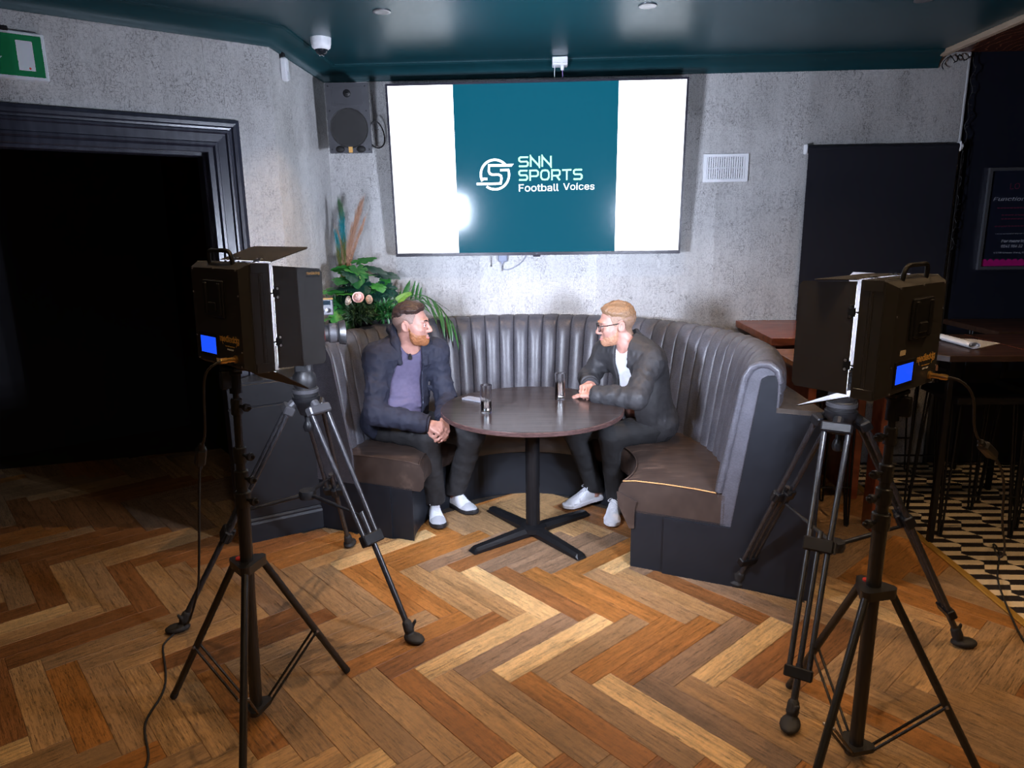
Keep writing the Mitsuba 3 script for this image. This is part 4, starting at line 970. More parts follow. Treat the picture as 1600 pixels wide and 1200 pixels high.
man, bodyL, hfL, HL, jkL = make_person('person', 'bearded man in open navy hooded jacket and purple t-shirt seated left', JL, (0.55, -0.835), math.radians(-6), math.radians(-2),
                                       {'R': hR_, 'L': hL_}, LOOK_L, belly=0.035, bulk=1.06)
sp1 = shoe_parts(None, None, True)
add_shoe(sp1, (SHOE_WHITE, SHOE_BLACK, SHOE_GREY), (-.697, 4.03), (-.60, 3.74), man, label='white and grey trainer with a black sole')
add_shoe(sp1, (SHOE_WHITE, SHOE_BLACK, SHOE_GREY), (-.622, 4.185), (-.41, 3.97), man, label='white and grey trainer with a black sole')
mic = bodyL.J['C'] + bodyL.R @ V3(0.005, 0.118, 0.125)
obj('lapel_microphone', cat(cbox(0.020, 0.016, 0.024, 0.004, mic), moved(lathe([(0.0, 0), (0.006, 0.002), (0.006, 0.012), (0.0, 0.016)], 10), None, mic + V3(0, 0, 0.010))), BLACK_PLASTIC, man)

# right man: black bomber jacket over a white t-shirt, glasses, forearms on the table
JR = dict(P=(.620, 4.10, .565), C=(.548, 4.045, .885), N=(.478, 4.02, 1.045), head=(.410, 4.03, 1.165), LS=(.590, 3.905, .970), RS=(.375, 4.155, .975), EL=(.492, 3.715, .800), WL=(.285, 3.865, .784), ER=(.262, 4.185, .812), WR=(.262, 4.035, .806),
          hL=(.675, 4.03, .555), kL=(.38, 3.935, .52), aL=(.425, 4.03, .10), tL=(.385, 3.79, .045), hR=(.560, 4.17, .555), kR=(.17, 4.09, .515), aR=(.315, 4.17, .10), tR=(.12, 4.08, .045))
hl_ = hand_prims(hand_frame(JR['WL'], (-0.72, 0.62, -0.16), (0.05, -0.10, 1.0)), 1, (6, 10, 8), 0.03, (0.6, 0.25, 0.15))
hr_ = hand_prims(hand_frame(JR['WR'], (-0.32, -0.90, 0.06), (-0.25, 0.0, 1.0)), -1, ((30, 40, 22), (32, 42, 22), (34, 42, 22), (36, 42, 22)), 0.03, (0.5, 0.2, 0.5))
ZIPD = M('zip_dark', (0.03, 0.03, 0.033), rough=0.35)
LOOK_R = dict(trousers=BLACK_JEAN, shirt=WHITE_TEE, jacket=BOMBER, rib=RIB, jacket_label='open black bomber jacket', collar='rib', zip=ZIPD, crease=0.55, hem=-0.42, shirt_hem=-0.17, ankle=0.006,
              open_z=[-0.45, -0.30, -0.10, 0.05, 0.15, 0.24], open_w=[0.035, 0.045, 0.065, 0.060, 0.050, 0.05], open_x=[0.0, 0.0, 0.0, 0.0, 0.0, 0.0],
              hair=dict(side=-0.004, front=0.074, nape=-0.085, side_t=0.0045, side_mat=HAIR_FAIR2, top_mat=HAIR_FAIR,
                        top=lambda q: np.interp(q[:, 1], [-0.11, -0.08, 0.0, 0.06, 0.09], [0.007, 0.010, 0.014, 0.017, 0.018]) * np.clip((q[:, 2] - 0.02) / 0.05, 0.35, 1),
                        top_line=lambda q: q[:, 2] - np.interp(q[:, 1], [-0.12, -0.08, -0.02, 0.040, 0.075, 0.10], [-0.02, 0.0, 0.030, 0.050, 0.074, 0.080])),
              beard=dict(t=0.0026, cheek=-0.058, mat=BEARD_FAIR), brow=BEARD_FAIR)
man2, bodyR, hfR, HR, jkR = make_person('person', 'fair-haired man with black glasses and black bomber jacket leaning on the table', JR, (-0.78, -0.62), math.radians(180 + 5), math.radians(-8),
                                        {'L': hl_, 'R': hr_}, LOOK_R, belly=0.012, bulk=1.0)
sp2 = shoe_parts(None, None, None)
add_shoe(sp2, (SHOE_WHITE, SHOE_WHITE), (.432, 4.085), (.375, 3.775), man2, label='plain white trainer')
add_shoe(sp2, (SHOE_WHITE, SHOE_WHITE), (.365, 4.20), (.10, 4.07), man2, label='plain white trainer', pitch=-0.10, lift=0.03)
GLS = M('spectacle_frame', (0.006, 0.006, 0.008), rough=0.25)
def rim(sx):
    c = [HR(sx * (0.034 + 0.026 * math.copysign(abs(math.cos(a)) ** 0.6, math.cos(a))), 0.112 - 0.006 * abs(math.cos(a)), -0.004 + 0.021 * math.copysign(abs(math.sin(a)) ** 0.7, math.sin(a))) for a in np.linspace(0, 2 * math.pi, 33)]
    return tube(c, 0.0026, 6, caps=False)
gl = obj('glasses', cat(rim(1), rim(-1), tube(smooth_path([HR(-0.009, 0.110, 0.004), HR(0, 0.116, 0.007), HR(0.009, 0.110, 0.004)], 7), 0.002, 6)), GLS, man2, smooth=True, label='black rimmed glasses')
for sx in (-1, 1): obj('temple', tube([HR(sx * 0.061, 0.106, 0.008), HR(sx * 0.076, 0.070, 0.008), HR(sx * 0.081, 0.0, 0.010), HR(sx * 0.080, -0.022, -0.004)], 0.0024, 6), GLS, gl, smooth=True)
for sx in (-1, 1):
    pv = [HR(sx * (0.034 + 0.0255 * math.copysign(abs(math.cos(a)) ** 0.6, math.cos(a))), 0.1105 - 0.006 * abs(math.cos(a)), -0.004 + 0.0205 * math.copysign(abs(math.sin(a)) ** 0.7, math.sin(a))) for a in np.linspace(0, 2 * math.pi, 32, endpoint=False)]
    obj('lens', TM(pv + [np.mean(pv, 0)], [[i, (i + 1) % 32, 32] for i in range(32)]), LENS_CLEAR, gl)
earring = trimesh.creation.icosphere(2, 0.004); obj('ear_plug', moved(TM(earring.vertices, earring.faces), None, HR(0.078, -0.030, -0.006) if False else HR(-0.078, -0.032, -0.004)), GLS, man2, smooth=True)
# ---------------------------------------------------------------- studio light panels on stands
PANEL_BLACK = M('panel_black', (0.018, 0.0165, 0.016), rough=0.50)
PANEL_SIDE = M('panel_side', (0.030, 0.030, 0.032), rough=0.42, metallic=0.2)
DOOR_BLACK = M('barn_door_black', (0.022, 0.020, 0.020), rough=0.55)
DIFFUSER = M('diffuser', (0.75, 0.77, 0.80), rough=0.6)
LCD = M('lcd_glass', (0.01, 0.012, 0.03), rough=0.2)
PRINT_GOLD = M('print_gold', (0.55, 0.30, 0.07), rough=0.5)
PRINT_WHITE = M('print_white', (0.62, 0.62, 0.62), rough=0.5)
LABEL_CREAM = M('label_cream', (0.50, 0.40, 0.25), rough=0.6)
BRASSY = M('connector_brass', (0.62, 0.38, 0.12), rough=0.28, metallic=0.9)
STAND_BLACK = M('stand_black', (0.011, 0.0105, 0.0105), rough=0.38)
RED_DOT = M('red_dot', (0.55, 0.03, 0.02), rough=0.5)
PW_, PH_, PD_ = 0.34, 0.33, 0.088
def panel_frame(c, head, tilt):
    n = V3(math.sin(head) * math.cos(tilt), math.cos(head) * math.cos(tilt), math.sin(tilt)); rt = V3(math.cos(head), -math.sin(head), 0)
    return basis(rt, np.cross(rt, n), -n, c), rt, n            # local x right (seen from behind), y up, z towards the back
def quad_frustum(w0, h0, z0, w1, h1, z1):
    v = [(sx * w / 2, sy * h / 2, z) for w, h, z in ((w0, h0, z0), (w1, h1, z1)) for sx, sy in ((-1, -1), (1, -1), (1, 1), (-1, 1))]
    f = [[0, 3, 2], [0, 2, 1], [4, 5, 6], [4, 6, 7]] + sum([[[i, (i + 1) % 4, (i + 1) % 4 + 4], [i, (i + 1) % 4 + 4, i + 4]] for i in range(4)], [])
    return fix(TM(v, f))
def door_plate(side, ang, length, near, far, shift=0.0, t=0.0025):
    """a barn door hinged on one edge of the front; ang from straight ahead, positive opens outwards"""
    c, s = math.cos(ang), math.sin(ang)
    r = 0.012
    pg = Polygon([(-near, 0.013), (near, 0.013), (far + shift, length - r), (far + shift - r, length), (-far + shift + r, length), (-far + shift, length - r)])
    m = prism(pg, -t / 2, t / 2)                                   # x along the hinge, y outwards along the door
    if side == 'R': B = basis(V3(0, 1, 0), V3(s, 0, -c), V3(-c, 0, -s) * 1, (PW_ / 2, 0, -0.004))
    if side == 'L': B = basis(V3(0, 1, 0), V3(-s, 0, -c), V3(-c, 0, s), (-PW_ / 2, 0, -0.004))
    if side == 'T': B = basis(V3(1, 0, 0), V3(0, s, -c), V3(0, c, s), (0, PH_ / 2, -0.004))
    if side == 'B': B = basis(V3(1, 0, 0), V3(0, -s, -c), V3(0, -c, s) * -1, (0, -PH_ / 2, -0.004))
    return fix(moved(m, B)), B
def light_panel(c, head, tilt, label, doors, yoke_r):
    B, rt, n = panel_frame(c, head, tilt); k = thing('studio_light', label, 'studio light')
    def P(name, m, mat, par=k, **kw): return obj(name, moved(m, B), mat, par, **kw)
    fr = prism(sbox(-PW_ / 2, -PH_ / 2, PW_ / 2, PH_ / 2).difference(sbox(-PW_ / 2 + 0.014, -PH_ / 2 + 0.014, PW_ / 2 - 0.014, PH_ / 2 - 0.014)), -0.004, 0.02)
    body = P('housing', cat(cbox(PW_, PH_, 0.044, 0.003, (0, 0, 0.040)), fr), PANEL_SIDE)
    for sx in (-1, 1):
        P('side_slot', cbox(0.002, PH_ * 0.82, 0.006, 0.0008, (sx * (PW_ / 2 + 0.0006), 0, 0.030)), PANEL_BLACK, body)
        for sy2 in (-1, 1): P('corner_cap', cbox(0.0035, 0.030, 0.055, 0.001, (sx * (PW_ / 2 + 0.001), sy2 * (PH_ / 2 - 0.014), 0.030)), PANEL_SIDE, body)
    backm = P('back_cover', quad_frustum(PW_ - 0.004, PH_ - 0.004, 0.060, PW_ - 0.034, PH_ - 0.034, PD_), PANEL_BLACK)
    P('cooling_rib', cat([cbox(PW_ - 0.06, 0.002, 0.0025, 0.0005, (0, PH_ / 2 + 0.0, 0.022 + 0.006 * i)) for i in range(6)]), PANEL_BLACK, kind='stuff')
    dz, dx, dy = -0.011, PW_ / 2 - 0.016, PH_ / 2 - 0.016
    dv = [[sx * dx, sy * dy, zz] for zz in (dz, 0.0) for sx, sy in ((-1, -1), (1, -1), (1, 1), (-1, 1))]
    P('diffuser', TM(dv, [[0, 2, 1], [0, 3, 2]] + sum([[[i, (i + 1) % 4, (i + 1) % 4 + 4], [i, (i + 1) % 4 + 4, i + 4]] for i in range(4)], [])),
      DIFFUSER, emitter=glow(PANEL_TINT * PANEL_L), label='glowing white front')
    for gx in (-0.1, 0.0, 0.1):                               # diode groups behind lenses: a narrower beam than the diffuser's own glow
        for gy in (-0.1, 0.0, 0.1):
            o = np.array(B @ [gx, gy, -0.013, 1])[:3]
            scene['%s_beam_%d_%d' % (k.replace('__', '_'), round(gx * 10) + 1, round(gy * 10) + 1)] = {'type': 'spot', 'to_world': T().look_at(origin=o.tolist(), target=(o + n).tolist(), up=[0, 0, 1]), 'intensity': {'type': 'rgb', 'value': (PANEL_TINT * PANEL_BEAM).tolist()}, 'cutoff_angle': 72.0, 'beam_width': 20.0}
    z = PD_ + 0.0005
    P('display', sheetb(-0.118, -0.013, -0.122, -0.068, z + 0.0022), LCD, emitter=glow((0.010, 0.085, 1.05)), label='lit blue display')
    P('display_frame', moved(prism(sbox(-0.128, -0.130, -0.004, -0.058).difference(sbox(-0.118, -0.122, -0.013, -0.068)), 0, 0.003), None, (0, 0, z - 0.0006)), BLACK_PLASTIC)
    s = text_shape('mediadog', 0.019, True); b = s.bounds; s = shapely.affinity.translate(s, 0.072 - (b[0] + b[2]) / 2, -0.075)
    brk = unary_union([stroke_m([(0.030, -0.059), (0.026, -0.064), (0.026, -0.079), (0.031, -0.085)], 0.002), stroke_m([(0.112, -0.055), (0.117, -0.060), (0.117, -0.081), (0.112, -0.087)], 0.002), sbox(0.045, -0.090, 0.10, -0.0875)])
    flip = np.diag([1.0, 1, 1, 1])
    P('printed_name', moved(prism(unary_union([s, brk]), 0, 0.0006), None, (0, 0, z)), PRINT_GOLD)
    P('printed_note', moved(prism(unary_union([sbox(0.055, -0.101, 0.072, -0.096), sbox(0.077, -0.101, 0.094, -0.096)]), 0, 0.0006), None, (0, 0, z)), PRINT_WHITE)
    P('sticker', cbox(0.034, 0.015, 0.0008, 0.0002, (-0.005, -0.141, z) if yoke_r > 0 else (-0.085, -0.035, z)), LABEL_CREAM)
    P('battery_plate', cat(cbox(0.125, 0.115, 0.010, 0.003, (0.0, 0.055, z + 0.003)), cbox(0.020, 0.10, 0.014, 0.003, (-0.045, 0.055, z + 0.006)), cbox(0.020, 0.10, 0.014, 0.003, (0.045, 0.055, z + 0.006)), cbox(0.05, 0.03, 0.016, 0.003, (0, 0.03, z + 0.006))), BLACK_PLASTIC)
    for i, (x, y) in enumerate([(-0.14, 0.145), (0.0, 0.147), (0.14, 0.145), (-0.147, 0.07), (0.147, 0.07), (-0.147, -0.07), (0.147, -0.10), (-0.14, -0.145), (0.14, -0.145)]):
        P('screw', lathe([(0.0032, 0), (0.003, 0.0012), (0.0, 0.0016)], 8, (x, y, z)), GREY_METAL)
    P('handle', tube(smooth_path([(-0.075, PH_ / 2 - 0.014, 0.060), (-0.070, PH_ / 2 + 0.026, 0.064), (-0.055, PH_ / 2 + 0.036, 0.066), (0.0, PH_ / 2 + 0.037, 0.068), (0.055, PH_ / 2 + 0.036, 0.066), (0.070, PH_ / 2 + 0.026, 0.064), (0.075, PH_ / 2 - 0.014, 0.060)], 40), 0.0065, 10), BLACK_PLASTIC, smooth=True)
    P('connector', cat(lathe([(0.012, 0), (0.012, 0.006), (0.008, 0.007), (0.0, 0.007)], 20, (0.108, -0.124, z)), lathe([(0.0075, 0.006), (0.0075, 0.030), (0.009, 0.032), (0.009, 0.048), (0.006, 0.052), (0.0, 0.052)], 20, (0.108, -0.124, z))), BRASSY, smooth=40)
    yk = P('yoke', cat(tube([(-PW_ / 2 - 0.012, 0.0, 0.045), (-PW_ / 2 - 0.012, -PH_ / 2 - 0.012, 0.045), (-PW_ / 2 + 0.01, -PH_ / 2 - 0.035, 0.045), (PW_ / 2 - 0.01, -PH_ / 2 - 0.035, 0.045), (PW_ / 2 + 0.012, -PH_ / 2 - 0.012, 0.045), (PW_ / 2 + 0.012, 0.0, 0.045)], 0.0065, 8),
                       lathe([(0.0, -0.012), (0.016, -0.012), (0.016, 0.006), (0.0, 0.006)], 20, (0, -PH_ / 2 - 0.04, 0.045), (0, 1, 0)))) if False else None
    P('stand_socket', cat(lathe([(0.0, -0.075), (0.019, -0.075), (0.019, -0.015), (0.024, -0.012), (0.024, 0.012), (0.0, 0.012)], 24, (0, -PH_ / 2 - 0.012, 0.045), (0, 1, 0)), cbox(0.09, 0.014, 0.05, 0.003, (0, -PH_ / 2 - 0.004, 0.045)), cbox(0.020, 0.06, 0.036, 0.003, (0.0, -PH_ / 2 - 0.04, 0.075))), BLACK_METAL, smooth=40)
    for side, ang, length, near, far, shift in doors:
        m, DB = door_plate(side, math.radians(ang), length, near, far, shift)
        d = P('barn_door', m, DOOR_BLACK)
        for x in (-0.075, 0.075):
            hg = moved(cat(cbox(0.040, 0.020, 0.006, 0.001, (x, 0.023, 0)), rod((x - 0.012, 0.012, 0), (x + 0.012, 0.012, 0), 0.0035, n=8), rod((x, 0, 0), (x, 0.014, 0), 0.0025, n=6)), DB); P('hinge', hg, BLACK_METAL, d)
            for rx_ in (-0.013, 0.013):
                for rz_ in (-1, 1): P('rivet', moved(lathe([(0.0046, 0), (0.0038, 0.0018), (0, 0.0024)], 8, (x + rx_, 0.025, 0.0030 * rz_), (0, 0, rz_)), DB), CHROME, d)
        if side == 'R' and yoke_r > 0:                           # printed name plate on the big door
            tg = text_shape('mediadog', 0.0095, True); b = tg.bounds
            # reads left to right as seen from outside
            X, Y, Z = V3(0, 0, -1), V3(0, 1, 0), V3(1, 0, 0)
            a = math.radians(ang); X = V3(math.sin(a), 0, -math.cos(a)); Z = V3(math.cos(a), 0, math.sin(a))
            NB = basis(X, Y, Z, V3(PW_ / 2, 0, -0.004) + X * (length - 0.042) + Y * 0.128 + Z * 0.0018)
            P('name_plate', moved(cbox(0.062, 0.022, 0.0008, 0.0002), NB), BLACK_PLASTIC, d)
            P('printed_name', moved(prism(shapely.affinity.translate(tg, -(b[0] + b[2]) / 2, -0.003), 0.0004, 0.0008), NB), PRINT_GOLD, d)
    return k, B
def sheetb(x0, x1, y0, y1, z): return TM([[x0, y0, z], [x1, y0, z], [x1, y1, z], [x0, y1, z]], [[0, 1, 2], [0, 2, 3]])
def stroke_m(pts, w): return LineString(pts).buffer(w / 2, cap_style='flat')

LP_C, LP_H = V3(-0.971, 2.209, 1.454), math.radians(39.0)
RP_C, RP_H = V3(0.993, 2.077, 1.398), math.radians(-40.8)
pl, PLB = light_panel(LP_C, LP_H, math.radians(-1.5), 'black studio light panel on the left stand, blue display lit, name plate on its door',
                      [('R', -14, 0.225, 0.158, 0.158, -0.015), ('L', 10, 0.225, 0.158, 0.158, 0), ('T', 19, 0.145, 0.160, 0.175, 0.006), ('B', 32, 0.15, 0.155, 0.16, 0)], 1)
pr, PRB = light_panel(RP_C, RP_H, math.radians(0.4), 'black studio light panel on the right stand, blue display facing the camera side',
                      [('L', -14, 0.215, 0.160, 0.160, -0.012), ('R', 10, 0.225, 0.158, 0.158, 0), ('T', -3, 0.145, 0.160, 0.165, 0), ('B', 20, 0.18, 0.155, 0.13, -0.03)], -1)

def knob(c, d, r=0.013):
    d = unit(d); return cat(rod(c, c + d * 0.030, 0.006, n=8), moved(lathe([(0.0, 0.0), (r, 0.001), (r * 1.1, 0.008), (r, 0.015), (0.0, 0.016)], 10), basis(*frame_z(d), c + d * 0.026)), cbox(0.030, 0.010, 0.012, 0.002, c + d * 0.036, None))
def light_stand(base, top, feet_ang, R, label, joints, tint=STAND_BLACK, collar_z=0.60):
    k = thing('light_stand', label, 'light stand'); base, top = V3(*base), V3(*top); ax = unit(top - base)
    at = lambda z: base + (top - base) * ((z - base[2]) / (top[2] - base[2]))
    zs = [0.045] + joints + [top[2] + 0.07]; rad = [0.0215, 0.0180, 0.0155, 0.0130, 0.0105, 0.009]
    for i in range(len(zs) - 1):
        obj('column', rod(at(zs[i] - (0.03 if i else 0)), at(zs[i + 1]), rad[i], n=20), tint, k, smooth=40)
    for i, z in enumerate(joints):
        c = obj('clamp', moved(lathe([(rad[i] + 0.001, -0.030), (rad[i] + 0.0055, -0.028), (rad[i] + 0.0055, 0.022), (rad[i] + 0.001, 0.026)], 24), basis(*frame_z(ax), at(z))), tint, k, smooth=40)
        d = V3(math.cos(-0.5 + 0.25 * i), -abs(math.sin(-0.5 + 0.25 * i)), 0) * (1 if base[0] < 0 else 1); d = V3(0.85, -0.5, 0) if base[0] < 0 else V3(-0.85, -0.5, 0)
        obj('tightening_knob', knob(at(z) + unit(d) * (rad[i] + 0.003), d), BLACK_PLASTIC, c)
    # leg collar and lower hub
    hub = []
    for z, rr, hh in ((collar_z, 0.046, 0.030), (0.045, 0.036, 0.016)):
        tri = unary_union([Point(rr * math.cos(a), rr * math.sin(a)).buffer(0.020) for a in feet_ang] + [Point(0, 0).buffer(0.034)]).convex_hull
        o = at(z); hub.append(obj('leg_collar' if z > 0.2 else 'brace_hub', prism(tri, -hh / 2, hh / 2).apply_translation(o), tint, k))
    for i, a in enumerate(feet_ang):
        e = V3(math.cos(a), math.sin(a), 0); side = V3(-e[1], e[0], 0)
        t0 = at(collar_z) + e * 0.052 - V3(0, 0, 0.004); f0 = V3(base[0], base[1], 0) + e * R + V3(0, 0, 0.010)
        L = obj('leg', rod(t0, f0, 0.0125, n=14), tint, k, smooth=40)
        obj('rubber_foot', rod(f0 - unit(f0 - t0) * 0.02, f0 + unit(f0 - t0) * 0.003, 0.0135, n=14), BLACK_RUBBER, L, smooth=40)
        m = t0 + (f0 - t0) * 0.60; h0 = at(0.045) + e * 0.048
        br = obj('brace', cat([rod(h0 + side * s, m + side * s, 0.0045, n=8) for s in (-0.013, 0.013)]), tint, k)
        obj('pivot_bolt', rod(m - side * 0.018, m + side * 0.018, 0.005, n=8), GREY_METAL, L)
    dot = lathe([(0.0, 0), (0.013, 0.0), (0.012, 0.005), (0, 0.005)], 14)
    e = V3(math.cos(feet_ang[DOTLEG[0]]), math.sin(feet_ang[DOTLEG[0]]), 0)
    obj('red_cap', moved(dot, None, at(collar_z) + e * 0.030 + V3(0, 0, 0.0152)), RED_DOT, hub[0], label='small red cap')
    return k
DOTLEG = [0]
LST = light_stand((-1.046, 2.165, 0.0), tuple(np.array(PLB @ [0, -PH_ / 2 - 0.09, 0.045, 1])[:3]), [math.atan2(2.256 - 2.165, -1.402 + 1.046), math.atan2(2.428 - 2.165, -0.79 + 1.046), math.atan2(1.812 - 2.165, -0.947 + 1.046)], 0.367,
                  'black tripod light stand carrying the left light panel', [0.84, 0.915, 0.995, 1.16])
a0 = math.atan2(2.36 - 2.035, 0.93 - 1.018)
RST = light_stand((1.012, 2.03, 0.0), tuple(np.array(PRB @ [0, -PH_ / 2 - 0.09, 0.045, 1])[:3]), [a0, a0 + 2.0944, a0 + 4.18879], 0.362,
                  'black tripod light stand carrying the right light panel', [0.83, 0.91, 0.985, 1.10])
def cable(name, label, pts, r, box_at=None, n=90):
    k = thing(name, label, 'cable'); p = smooth_path(pts, n); obj('cord', tube(p, r, 8), BLACK_RUBBER, k, smooth=True)
    if box_at is not None:
        i = int(box_at * (n - 1)); d = unit(p[i + 1] - p[i - 1]); x, y, z = frame_z(d)
        obj('inline_plug', moved(cat(cbox(0.034, 0.030, 0.085, 0.006), cbox(0.018, 0.018, 0.13, 0.004)), basis(x, y, z, p[i])), BLACK_PLASTIC, k)
    return k
lc = np.array(PLB @ [0.108, -0.124, PD_ + 0.045, 1])[:3]; rc = np.array(PRB @ [0.108, -0.124, PD_ + 0.045, 1])[:3]
cable('power_cable', 'thin black power cable hanging from the left light panel and trailing over the planks', [lc, lc + V3(-0.035, -0.02, -0.02), lc + V3(-0.075, 0.015, -0.09), lc + V3(-0.11, 0.06, -0.24), (-1.17, 2.22, 0.98), (-1.235, 2.28, 0.72), (-1.30, 2.36, 0.50), (-1.36, 2.43, 0.34), (-1.48, 2.56, 0.14), (-1.60, 2.70, 0.02), (-1.625, 2.62, 0.006), (-1.61, 2.56, 0.006), (-1.50, 2.38, 0.006), (-1.45, 2.24, 0.006), (-1.433, 2.12, 0.006), (-1.36, 2.0, 0.006), (-1.31, 1.90, 0.006), (-1.34, 1.70, 0.006), (-1.45, 1.4, 0.006)], 0.0042, 0.20)
cable('power_cable', 'thin black power cable from the right light panel crossing the tiled floor', [rc, rc + V3(0.04, -0.01, -0.01), rc + V3(0.10, 0.02, -0.07), rc + V3(0.17, 0.10, -0.20), (1.48, 2.25, 0.94), (1.72, 2.55, 0.62), (1.95, 2.85, 0.36), (2.20, 3.25, 0.12), (2.42, 3.62, 0.008), (2.40, 3.55, 0.006), (2.23, 3.28, 0.006), (2.13, 3.08, 0.008), (2.07, 2.94, 0.011), (1.985, 2.70, 0.006), (1.96, 2.50, 0.006), (2.0, 2.1, 0.006)], 0.0042, 0.16)

# ---------------------------------------------------------------- video tripods with cameras
CARBON = M('carbon_tube', mikit.proc(lambda p, n, uv: MIX((0.006, 0.006, 0.007), (0.022, 0.022, 0.026), N(p.x * 260, p.y * 260, p.z * 60))), rough=0.33, spec=0.6)
TRI_GREY = M('tripod_casting', (0.045, 0.045, 0.050), rough=0.40, metallic=0.4)
def video_tripod(crown, feet, label, style):
    k = thing('video_tripod', label, 'tripod'); c = V3(*crown)
    B = BLACK_METAL
    obj('bowl', cat(lathe([(0.0, -0.075), (0.030, -0.070), (0.044, -0.030), (0.056, -0.012), (0.060, 0.0), (0.060, 0.014), (0.050, 0.016), (0.0, 0.016)], 32, c), lathe([(0.0, -0.150), (0.018, -0.148), (0.024, -0.130), (0.018, -0.110), (0.012, -0.100), (0.012, -0.07)], 16, c)), B, k, smooth=40)
    hd = obj('fluid_head', cat(lathe([(0.052, 0.016), (0.054, 0.030), (0.054, 0.050), (0.050, 0.054)], 32, c), lathe([(0.0, 0.05), (0.046, 0.052), (0.052, 0.075), (0.050, 0.105), (0.036, 0.128), (0.0, 0.130)], 32, c),
                          cbox(0.075, 0.050, 0.075, 0.010, c + V3(0, 0, 0.125))), BLACK_PLASTIC, k, smooth=40)
    obj('ring', lathe([(0.0545, 0.030), (0.057, 0.032), (0.057, 0.046), (0.0545, 0.048)], 32, c), TRI_GREY, hd, smooth=40)
    obj('head_plate', cbox(0.06, 0.13, 0.018, 0.003, c + V3(0, 0, 0.172)), B, hd)
    lift = style['spread_z']; hub = V3(np.mean([f[0] for f in feet]), np.mean([f[1] for f in feet]), lift)
    for i, f in enumerate(feet):
        f = V3(f[0], f[1], 0.0); e = unit(V3(f[0] - c[0], f[1] - c[1], 0)); s = V3(-e[1], e[0], 0)
        t = c + e * 0.075 + V3(0, 0, -0.030); b = f + V3(0, 0, 0.055) - e * 0.012
        d = unit(b - t); Ltot = np.linalg.norm(b - t)
        leg = obj('leg', cat(cbox(0.11, 0.045, 0.040, 0.006, (0, 0, 0), basis(s, np.cross(d, s), d, t + d * 0.01)), rod(c + e * 0.05 - V3(0, 0, 0.01), t, 0.020, n=12)), TRI_GREY if style['grey'] else B, k)
        st = style['stages']                                     # fractions along the leg where clamps sit
        w0 = 0.042
        for sx in (-1, 1): obj('upper_tube', rod(t + s * sx * w0 + d * 0.01, t + s * sx * (w0 - 0.006) + d * Ltot * st[0], 0.0105, n=12), CARBON, leg, smooth=40)
        def clampm(u, w=0.105): return cat(cbox(w, 0.040, 0.050, 0.005, (0, 0, 0), basis(s, np.cross(d, s), d, t + d * Ltot * u)), cbox(0.030, 0.022, 0.060, 0.005, (0, 0, 0), basis(s, np.cross(d, s), d, t + d * Ltot * u + np.cross(d, s) * -0.022)))
        cl = obj('leg_clamp', clampm(st[0]), B, leg)
        obj('clamp_lever', cbox(0.012, 0.014, 0.045, 0.003, (0, 0, 0), basis(s, np.cross(d, s), d, t + d * Ltot * st[0] + s * 0.055)), BLACK_PLASTIC, cl)
        if len(st) > 1:
            obj('middle_tube', cat([rod(t + s * x + d * Ltot * (st[0] - 0.05), t + s * x * 0.95 + d * Ltot * st[1], 0.010, n=12) for x in (-0.034, 0.0, 0.034)][0:1]), CARBON, leg, smooth=40)
            for x in (0.0, 0.034): obj('middle_tube', rod(t + s * x + d * Ltot * (st[0] - 0.05), t + s * x * 0.95 + d * Ltot * st[1], 0.010, n=12), CARBON, leg, smooth=40)
            obj('leg_clamp', cbox(0.095, 0.032, 0.040, 0.004, (0, 0, 0), basis(s, np.cross(d, s), d, t + d * Ltot * st[1])), B, leg)
            obj('lower_tube', rod(t + d * Ltot * (st[1] - 0.03), b, 0.0125, n=12), CARBON, leg, smooth=40)
        else:
            obj('lower_tube', rod(t + d * Ltot * (st[0] - 0.12), b, 0.0125, n=12), CARBON, leg, smooth=40)
        ft = sdf_mesh(lambda P: smin(smin(scap(P, b - d * 0.02, b + V3(0, 0, -0.005), 0.020, 0.022), sell(P, f + e * 0.018 + V3(0, 0, 0.018), (0.052, 0.034, 0.018), np.stack([e, s, V3(0, 0, 1)], 1)), 0.012), scap(P, b + s * 0.012 + e * 0.008, b + s * 0.02 + e * 0.02 + V3(0, 0, 0.030), 0.007), 0.005), f - 0.09, f + V3(0.09, 0.09, 0.12), 0.005, 2)
        obj('rubber_foot', ft, BLACK_RUBBER, leg, smooth=True)
        j = t + d * Ltot * style['spread_u']; q = hub
        obj('spreader_arm', cat(rod(q + unit(j - q) * 0.03, q + (j - q) * 0.55, 0.0095, n=10), rod(q + (j - q) * 0.5, j, 0.007, n=10)), B, k)
    obj('spreader_hub', lathe([(0.0, -0.022), (0.036, -0.020), (0.040, 0.0), (0.036, 0.018), (0.0, 0.020)], 20, hub), BLACK_PLASTIC, k, smooth=40)
    return k
LTC, RTC = (-1.060, 2.972, 0.985), (1.140, 2.672, 0.995)
video_tripod(LTC, [(-1.085, 3.535), (-1.60, 2.705), (-0.575, 2.655)], 'black and silver video tripod on the left, in front of the panelled box end', dict(aim=(0.85, 0.5), grey=True, stages=[0.60], spread_z=0.54, spread_u=0.50))
video_tripod(RTC, [(0.925, 3.150), (0.855, 2.175), (1.705, 2.672)], 'black video tripod with three-stage legs on the right, beside the booth end', dict(aim=(-0.85, 0.5), grey=False, stages=[0.44, 0.88], spread_z=0.45, spread_u=0.47))
